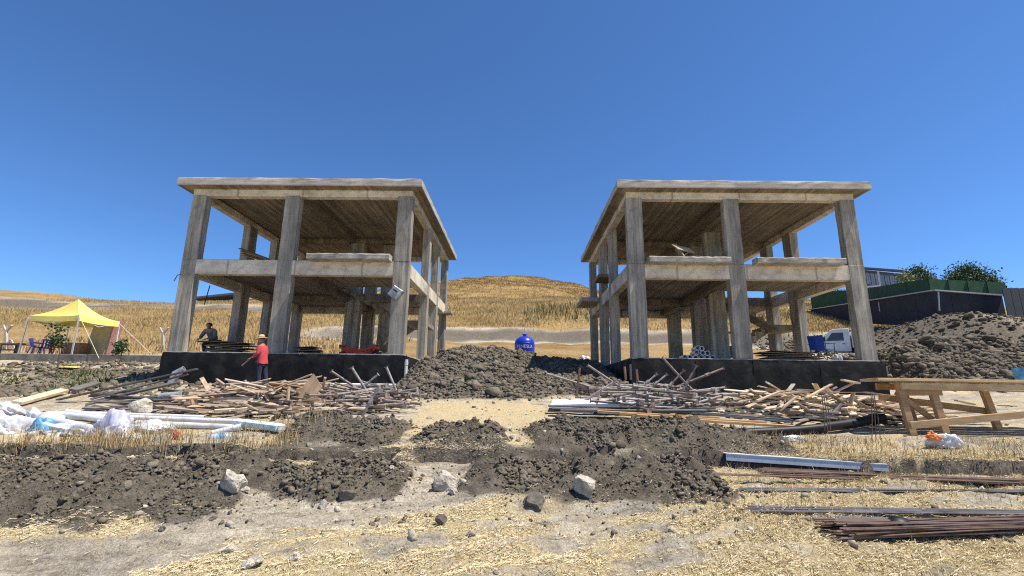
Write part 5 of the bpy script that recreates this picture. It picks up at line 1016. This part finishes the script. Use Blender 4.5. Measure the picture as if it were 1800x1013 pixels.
# ------------------------------------------------------------------ white truck behind the right frame
c = at(1494, 630, 34.0); gz = at(1494, 631, 34).z; t = empty('pickup_truck', (c.x, 34, gz)); t.rotation_euler = (0, 0, -.5); tag(t, 'white cab truck parked behind the blue camp chair', 'truck')
kx = 34/F_PX; X = lambda u: (u-1500)*kx*1.0
cab = [(X(1444), .45), (X(1444), 1.0), (X(1450), 1.16), (X(1461), 1.3), (X(1474), 1.95), (X(1479), 2.06), (X(1502), 2.06), (X(1502), .45)]
link('cab', MB().prism(cab, -.85, .85, 'y').mesh('cab', bev=.03), M['truck_white'], t)
link('side_window', MB().prism([(X(1467), 1.22), (X(1477), 1.78), (X(1493), 1.78), (X(1493), 1.22)], -.862, -.852, 'y').mesh('side_window'), M['glass_dark'], t)
dr = link('door', MB().prism([(X(1466), .55), (X(1465), 1.16), (X(1495), 1.16), (X(1495), .55)], -.866, -.853, 'y').mesh('door', bev=.004), M['truck_white'], t); link('handle', MB().box(X(1490), X(1494), -.885, -.866, .98, 1.02).mesh('handle'), M['dark'], dr)
link('windscreen', MB().bar((X(1462.5), 0, 1.26), (X(1473), 0, 1.82), 1.5, .02, (-1, 0, .6)).mesh('windscreen'), M['glass_dark'], t)
link('mirror', MB().box(X(1463), X(1466), -1.02, -.87, 1.2, 1.5).mesh('mirror', bev=.02), M['dark'], t)
link('bumper', MB().box(X(1440), X(1444), -.84, .84, .35, .6).mesh('bumper', bev=.02), M['dark'], t); link('headlight', MB().box(X(1441)-.01, X(1445), -.8, -.45, .68, .88).mesh('headlight', bev=.02), M['glass_dark'], t)
link('cargo_bed', MB().box(X(1504), X(1535), -.95, .95, .7, 1.85).mesh('cargo_bed', bev=.02), M['truck_white'], t); link('chassis', MB().box(X(1445), X(1535), -.5, .5, .4, .7).mesh('chassis'), M['dark'], t)
for u in (1457, 1526):
    for s in (-1, 1):
        w = link('wheel', MB().tube([(X(u), s*.88-.1, .36), (X(u), s*.88+.1, .36)], .36, 20).mesh('wheel', True), M['rubber'], t); link('rim', MB().tube([(X(u), s*.9-.1, .36), (X(u), s*.9+.1, .36)], .19, 14).mesh('rim', True), M['tin'], w)

# ------------------------------------------------------------------ neighbour's plot on the right: retaining wall, netting, house, trees
WP_ = [at(1425, 545, 60), at(1530, 529, 48), at(1640, 512, 38), at(1762, 521, 38)]; WB = [at(1425, 556, 60), at(1530, 549, 48), at(1640, 549, 38), at(1762, 543, 38)]
t = empty('retaining_wall', WB[2]); tag(t, 'dark grey retaining wall with pale coping on the right slope', 'wall')
def slab_between(name, a, b, zlo_a, zlo_b, th, mat, parent):
    d = (b-a); d.z = 0; s = Vector((-d.y, d.x, 0)).normalized()*th
    vs = [Vector((a.x, a.y, zlo_a)), Vector((b.x, b.y, zlo_b)), b.copy(), a.copy()]; vs += [v+s for v in vs]
    return MB().add(vs, [(0, 1, 2, 3), (7, 6, 5, 4), (0, 4, 5, 1), (1, 5, 6, 2), (2, 6, 7, 3), (3, 7, 4, 0)]).build(name, mat, parent)
for i in range(3):
    npan = (3, 4, 4)[i]
    for k in range(npan):
        a = WP_[i].lerp(WP_[i+1], k/npan); b = WP_[i].lerp(WP_[i+1], (k+.985)/npan); za = WB[i].z+(WB[i+1].z-WB[i].z)*k/npan-1.2; zb = WB[i].z+(WB[i+1].z-WB[i].z)*(k+1)/npan-1.2
        slab_between('wall_panel', a, b, za, zb, .25, M['wall_dark'], t)
    a, b = WP_[i], WP_[i+1]; MB().bar(a+Vector((0, 0, .05)), b+Vector((0, 0, .05)), .4, .1).build('coping', M['wall_cap'], t)
for u, v0, v1, Y in ((1543, 532, 548, 46.5), (1647, 514, 547, 37.8)): MB().tube([at(u, v0, Y)-Vector((0, .12, 0)), at(u+2, v1, Y)-Vector((0, .12, 0))], .05, 8).build('downpipe', M['wall_cap'], t)
t = empty('netting_fence', WP_[2]); tag(t, 'dark green netting fence on top of the retaining wall', 'fence'); FT = [at(1425, 517, 60), at(1530, 507, 48), at(1634, 491, 38.3), at(1771, 498, 38.3)]
for i in range(3):
    npan = (3, 3, 4)[i]; off = Vector((.1, .25, .1))
    for k in range(npan):
        a = FT[i].lerp(FT[i+1], k/npan)+off; b = FT[i].lerp(FT[i+1], (k+.97)/npan)+off; wa = WP_[i].lerp(WP_[i+1], k/npan); wb = WP_[i].lerp(WP_[i+1], (k+1)/npan)
        slab_between('net_panel', a, b, wa.z+.1, wb.z+.1, .05, M['mesh_green'], t); MB().bar(Vector((a.x, a.y-.06, wa.z+.1)), a+Vector((0, -.06, .06)), .07, .07).build('post', M['mesh_green'], t)
t = empty('grey_fence', at(1790, 545, 36)); tag(t, 'dark grey sheet fence at the right picture edge beyond the netting', 'fence')
for k in range(6):
    u0, u1 = 1762+k*14, 1762+(k+1)*14-1; a = at(u0, 507, 36); b = at(u1, 506, 36); slab_between('fence_panel', a, b, at(u0, 545, 36).z-.8, at(u1, 545, 36).z-.8, .06, M['fence_grey'], t)
c = at(1550, 510, 80); t = empty('glazed_house', c); tag(t, 'modern house with glazed upper floor behind the netting fence', 'house')
a, b = at(1512, 474, 80), at(1579, 481, 74); zl = at(1550, 512, 77).z-3
slab_between('wall', a, b, zl, zl, 8, M['house_frame'], t); MB().bar(a+Vector((-.6, -.3, .2)), b+Vector((.8, -.5, .2)), 1.6, .35).build('roof', M['house_frame'], t)
for k in range(8):
    p0 = a.lerp(b, (k+.1)/8)+Vector((-.05, -.12, -.5)); p1 = a.lerp(b, (k+.92)/8)+Vector((-.05, -.12, -.5))
    w = slab_between('window', p0, p1, p0.z-2.0, p1.z-2.0, .06, M['house_glass'], t); slab_between('frame', p0.lerp(p1, .47)+Vector((0, -.04, 0)), p0.lerp(p1, .53)+Vector((0, -.04, 0)), p0.z-2, p1.z-2, .03, M['house_frame'], w)
p0 = at(1541, 478, 76.5); MB().bar(p0+Vector((0, -.3, 0)), Vector((p0.x, p0.y-.3, zl)), .2, .2).build('drainpipe', M['white_metal'], t)
MB().bar(at(1514, 506, 74), at(1545, 504, 73.5), 1.2, .25).build('terrace_edge', M['white_metal'], t)
def bush_tree(u, v0, v1, Y, w, label, seed, cols=GREEN, n=1900, leaf=.26):
    random.seed(seed); a = at(u, v1, Y); top = at(u, v0, Y); base = Vector((a.x, Y, a.z-2.5)); t = empty('garden_tree', base); tag(t, label, 'tree')
    H_ = top.z-base.z; MB().tube([base, base+Vector((.1, 0, H_*.4)), base+Vector((0, .1, H_*.65))], [.16, .12, .07], 8).build('trunk', M['bark'], t, True); pts = []
    for k in range(34):
        ang = random.uniform(0, 6.28); rr = w*math.sqrt(random.random()); zz = random.uniform(.38, 1)*H_; rr *= math.sqrt(max(.08, 1-((zz/H_-.6)/.42)**2)); q = base+Vector((rr*math.cos(ang), rr*math.sin(ang)*.8, zz))
        if k < 14: MB().tube([base+Vector((0, 0, H_*random.uniform(.3, .6))), base.lerp(q, .7)+Vector((0, 0, .3)), q], [.06, .04, .015], 6).build('limb', M['bark'], t, True)
        s = random.uniform(.25, .5)
        for _ in range(n//34): pts.append((q.x+random.gauss(0, s), q.y+random.gauss(0, s), q.z+random.gauss(0, s*.8)))
    leaf_cloud('crown', pts, rng.uniform(.5, 1.2, len(pts))*leaf, cols, M['leaf'], t)
bush_tree(1612, 474, 497, 52, 1.9, 'rounded green tree beside the glazed house', 3); bush_tree(1683, 476, 494, 50, 1.3, 'spiky leafed tree left of the pair behind the netting', 4)
bush_tree(1703, 468, 492, 50, 1.4, 'taller spiky leafed tree, middle of those behind the netting', 5); bush_tree(1732, 480, 494, 50, 1.1, 'low tree at the right end behind the netting', 6)
bush_tree(1465, 503, 520, 58, 1.2, 'pale green shrub above the netting seen inside the right frame', 7, [(.16, .18, .07), (.2, .22, .1), (.1, .13, .05)], 1200); bush_tree(1592, 487, 500, 50, .8, 'small yellow green shrub left of the rounded tree', 8, [(.14, .18, .05), (.2, .22, .08)], 900)
# far roofs on the left skyline
a, b = at(358, 530, 120), at(425, 526, 120)
t = empty('far_house', a); tag(t, 'low grey roofed house far on the skyline in the left bay', 'house'); slab_between('wall', a, b, a.z-8, b.z-8, 10, M['post_concrete'], t); MB().bar(a+Vector((-1, -.5, .2)), b+Vector((1, -.5, .9)), 6, .5).build('roof', M['house_frame'], t)
a, b = at(432, 530, 120), at(470, 530, 120)
t = empty('far_house', a); tag(t, 'white far building on the skyline right of the grey roofed one', 'house'); slab_between('wall', a, b, a.z-8, b.z-8, 10, M['white_metal'], t); MB().bar(a+Vector((-1, -.5, .2)), b+Vector((1, -.5, .2)), 6, .4).build('roof', M['white_metal'], t)
# blue bucket at the right edge
c = at(1796, 668, 13.5); one('blue_bucket', MB().lathe([(.12, 0), (.125, .01), (.15, .3), (.165, .3), (.165, .33), (.14, .33), (.13, .29)], 20), M['blue_wrap'], (0, 0, 0), 'light blue bucket standing at the right picture edge', 'bucket', smooth=True).location = (c.x, 13.5, c.z)

# ------------------------------------------------------------------ people
def skin_mesh(name, nodes, edges, mat, parent, sub=2, root=0):
    me = bpy.data.meshes.new(name); me.from_pydata([n[0] for n in nodes], edges, []); o = link(name, me, mat, parent)
    md = o.modifiers.new('skin', 'SKIN'); md.use_smooth_shade = True; sv = me.skin_vertices[0].data
    for k, n in enumerate(nodes): r = n[1]; sv[k].radius = r if isinstance(r, tuple) else (r, r); sv[k].use_root = (k == root)
    ss = o.modifiers.new('subdivision', 'SUBSURF'); ss.levels = sub; ss.render_levels = sub; return o
def hand(parent, w, d, side, mat):
    """palm and five bent fingers; w wrist, d forearm direction"""
    w = Vector(w); d = Vector(d).normalized(); s = d.cross(Vector((0, 0, 1))).normalized()*side; u = s.cross(d)*side
    nodes = [(w, .028), (w+d*.05, (.036, .024)), (w+d*.09, (.04, .022))]; edges = [(0, 1), (1, 2)]
    for k, (o, L) in enumerate(((-.03, .07), (-.01, .08), (.01, .075), (.029, .06))):
        b = w+d*.09+s*o; i = len(nodes); nodes += [(b+d*L*.45, .009), (b+d*L*.8-u*.02, .008), (b+d*L*.75-u*.045, .007)]; edges += [(2, i), (i, i+1), (i+1, i+2)]
    i = len(nodes); nodes += [(w+d*.06-s*.045, .011), (w+d*.1-s*.06-u*.015, .009)]; edges += [(1, i), (i, i+1)]
    skin_mesh('hand', nodes, edges, mat, parent, 1)
def head(parent, c, face, mat, hair=None):
    bm = bmesh.new(); bmesh.ops.create_uvsphere(bm, u_segments=24, v_segments=18, radius=1); f = Vector(face).normalized(); s = Vector((0, 0, 1)).cross(f).normalized(); up = f.cross(s)
    for v in bm.verts:
        x, y, z = v.co.x, v.co.y, v.co.z          # x forward, y side, z up
        sx = .1*(1+.0*z); py = .078*(1-.22*max(0, -z)); q = Vector((x*.1, y*py, z*.122))
        if x > .3: q.x -= .012*max(0, 1-abs(z-.08)/.12)*(abs(y) > .18)     # eye sockets
        if x > .8 and abs(y) < .22 and -.35 < z < .1: q.x += .024*(1-abs(y)/.25)*(1 if z < -.05 else .5)   # nose
        if x > .6 and -.62 < z < -.5: q.x -= .006                         # mouth line
        if x > .5 and z < -.75: q.x += .008                               # chin
        if abs(y) > .9 and -.3 < z < .25 and abs(x) < .3: q.y *= 1.2      # ears
        v.co = Vector(c)+f*q.x+s*q.y+up*q.z
    me = bpy.data.meshes.new('head'); bm.to_mesh(me); bm.free(); me.polygons.foreach_set('use_smooth', np.ones(len(me.polygons), bool)); o = link('head', me, mat, parent)
    for e in (-1, 1): link('eye', MB().lathe([(.001, -.011), (.009, -.006), (.011, 0), (.009, .006), (.001, .011)], 10, Vector(c)+f*.082+s*(e*.032)+up*.01).mesh('eye', True), M['dark'], o)
    if hair: link('hair', MB().lathe([(.098, .0), (.103, .04), (.094, .08), (.065, .112), (.001, .126)], 18, Vector(c)-f*.012+up*.0).mesh('hair', True), hair, parent)
    return o
def L3(*a): return Vector(a)
# worker in red, walking left, arm reaching forward with pliers; local axes: -x is forward
p = at(455, 684, 15.0); gz = max(Hs(p.x, 15.0), p.z-.02); t = empty('person', (p.x, 15.0, gz)); hs = (at(455, 593, 15.0).z-gz)/1.74; t.scale = (hs, hs, hs)
tag(t, 'person in red shirt and straw hat walking past the left black base', 'person')
nd = [((0, 0, .95), (.11, .11)), ((-.01, 0, 1.12), (.11, .11)), ((-.04, 0, 1.32), (.115, .115)), ((-.07, 0, 1.42), (.08, .08)), ((-.09, 0, 1.53), .058), ((-.10, 0, 1.58), .055),
      ((.0, -.09, .88), (.07, .07)), ((-.03, -.11, .5), .055), ((.04, -.11, .1), .045), ((-.13, -.11, .04), .04), ((.02, .09, .88), (.07, .07)), ((.08, .11, .5), .055), ((.2, .11, .12), .045), ((.05, .11, .05), .04),
      ((-.05, -.2, 1.4), .07), ((-.05, -.25, 1.14), .05), ((-.27, -.22, 1.02), .038), ((-.05, .2, 1.4), .07), ((-.02, .25, 1.13), .05), ((-.22, .2, .98), .038)]
ed = [(0, 1), (1, 2), (2, 3), (3, 4), (4, 5), (0, 6), (6, 7), (7, 8), (8, 9), (0, 10), (10, 11), (11, 12), (12, 13), (3, 14), (14, 15), (15, 16), (3, 17), (17, 18), (18, 19)]
skin_mesh('body', nd, ed, M['skin'], t)
def loft(name, rings, mat, parent, seg=20):
    vs = []; rr = random.Random(5)
    for cx, z, rx, ry in rings:
        for a in range(seg):
            t_ = 2*math.pi*a/seg; k_ = 1+.035*math.sin(3*t_+z*14)+.02*rr.uniform(-1, 1); vs.append((cx+rx*k_*math.cos(t_), ry*k_*math.sin(t_), z+.012*math.sin(4*t_+z*9)))
    n_ = len(rings); link(name, MB().add(vs, [(k*seg+a, k*seg+(a+1) % seg, (k+1)*seg+(a+1) % seg, (k+1)*seg+a) for k in range(n_-1) for a in range(seg)]).mesh(name, True), mat, parent)
loft('shirt', [(.015, .84, .15, .205), (.01, .93, .148, .2), (.0, 1.05, .14, .19), (-.02, 1.2, .137, .2), (-.045, 1.34, .135, .215), (-.06, 1.43, .11, .19), (-.075, 1.49, .07, .09), (-.085, 1.53, .06, .065)], M['red_shirt'], t)
for e in (-1, 1):
    el = (-.05, e*.255, 1.15) if e < 0 else (-.02, .255, 1.14); wr = (-.2, -.23, 1.06) if e < 0 else (-.16, .22, 1.02)
    skin_mesh('sleeve', [((-.05, e*.14, 1.42), .075), ((-.05, e*.205, 1.39), .085), (el, .07), (wr, .056)], [(0, 1), (1, 2), (2, 3)], M['red_shirt'], t)
tr_ = [((.01, 0, .86), (.1, .1)), ((.0, -.1, .82), (.112, .112)), ((-.03, -.11, .5), .09), ((.04, -.11, .09), .07), ((.02, .1, .82), (.112, .112)), ((.08, .11, .5), .09), ((.2, .11, .12), .07)]
skin_mesh('trousers', tr_, [(0, 1), (1, 2), (2, 3), (0, 4), (4, 5), (5, 6)], M['navy'], t)
loft('waistband', [(.01, 1.0, .13, .175), (.01, .92, .14, .188), (.01, .84, .142, .192), (.01, .76, .12, .18)], M['navy'], t)
for a, b in (((.05, -.11, .05), (-.16, -.11, .035)), ((.22, .11, .06), (.01, .11, .035))): skin_mesh('shoe', [(a, (.05, .045)), ((a[0]*.5+b[0]*.5, a[1], .045), (.05, .04)), (b, (.045, .03))], [(0, 1), (1, 2)], M['dark'], t, 1)
hand(t, (-.27, -.22, 1.02), (-.85, .05, -.5), 1, M['skin']); hand(t, (-.22, .2, .98), (-.85, 0, -.5), -1, M['skin'])
head(t, (-.13, 0, 1.66), (-1, 0, -.25), M['skin'], M['dark'])
hat = link('straw_hat', MB().lathe([(.19, .0), (.2, .004), (.195, .012), (.125, .03), (.112, .04), (.104, .09), (.085, .125), (.05, .14), (.001, .143)], 26, (0, 0, 0)).mesh('straw_hat', True), M['straw_hat'], t, (-.125, 0, 1.69)); hat.rotation_euler = (0, -.18, 0)
link('hat_band', MB().lathe([(.118, .034), (.116, .06)], 26).mesh('hat_band', True), M['plank_brown'], hat)
wp = t.matrix_basis @ Vector((-.42, -.16, .88)) if False else Vector((p.x-.42*hs, 15.0-.2*hs, gz+.9*hs))
tp = empty('pliers', wp); tag(tp, 'steel cutting tool held by the person in red', 'tool')
link('handle', MB().bar((.08, -.02, .06), (-.07, 0, -.06), .018, .022).mesh('handle'), M['steel_prop'], tp); link('handle', MB().bar((.08, .025, .05), (-.07, 0, -.06), .018, .022).mesh('handle'), M['steel_prop'], tp); link('jaw', MB().bar((-.07, 0, -.06), (-.13, 0, -.13), .03, .03).mesh('jaw'), M['steel_grey'], tp)
# second worker crouching inside the left frame
p = at(368, 605, 18.9); t = empty('person', (p.x, 18.9, ZS)); tag(t, 'person in grey shirt bending over the plywood stack inside the left frame', 'person')
zt_ = at(370, 569, 18.9).z-ZS; k = zt_/1.28; t.scale = (k, k, k)
nd = [((0, .28, .62), (.16, .13)), ((0, .12, .82), (.165, .12)), ((.0, -.04, .97), (.19, .12)), ((0, -.1, 1.03), (.12, .09)), ((.01, -.15, 1.07), .058), ((.01, -.17, 1.1), .055), ((-.1, .24, .58), .1), ((-.16, -.1, .5), .07), ((-.16, .08, .1), .05), ((-.16, -.1, .04), .04), ((.1, .24, .58), .1), ((.16, -.1, .5), .07), ((.16, .08, .1), .05), ((.16, -.1, .04), .04), ((-.2, -.05, .98), .07), ((-.27, -.15, .74), .05), ((-.14, -.38, .66), .038), ((.2, -.05, .98), .07), ((.27, -.15, .74), .05), ((.12, -.38, .66), .038)]
skin_mesh('body', nd, ed, M['skin'], t)
skin_mesh('shirt', [((0, .3, .6), (.18, .15)), ((0, .12, .82), (.18, .135)), ((0, -.04, .97), (.205, .135)), ((0, -.1, 1.04), (.12, .095)), ((-.2, -.05, .98), .088), ((-.27, -.14, .76), .07), ((-.17, -.32, .68), .052), ((.2, -.05, .98), .088), ((.27, -.14, .76), .07), ((.15, -.32, .68), .052)], [(0, 1), (1, 2), (2, 3), (3, 4), (4, 5), (5, 6), (3, 7), (7, 8), (8, 9)], M['grey_shirt'], t)
skin_mesh('trousers', [((0, .28, .6), (.17, .14)), ((-.1, .22, .56), .115), ((-.16, -.1, .5), .09), ((-.16, .08, .1), .07), ((.1, .22, .56), .115), ((.16, -.1, .5), .09), ((.16, .08, .1), .07)], [(0, 1), (1, 2), (2, 3), (0, 4), (4, 5), (5, 6)], M['navy'], t)
for s in (-.16, .16): skin_mesh('shoe', [((s, .1, .05), (.05, .045)), ((s, 0, .045), (.05, .04)), ((s, -.12, .035), (.045, .03))], [(0, 1), (1, 2)], M['dark'], t, 1)
hand(t, (-.14, -.38, .66), (.1, -.9, -.3), 1, M['skin']); hand(t, (.12, -.38, .66), (-.1, -.9, -.3), -1, M['skin'])
head(t, (.02, -.2, 1.16), (.1, -1, -.5), M['skin'], M['dark'])
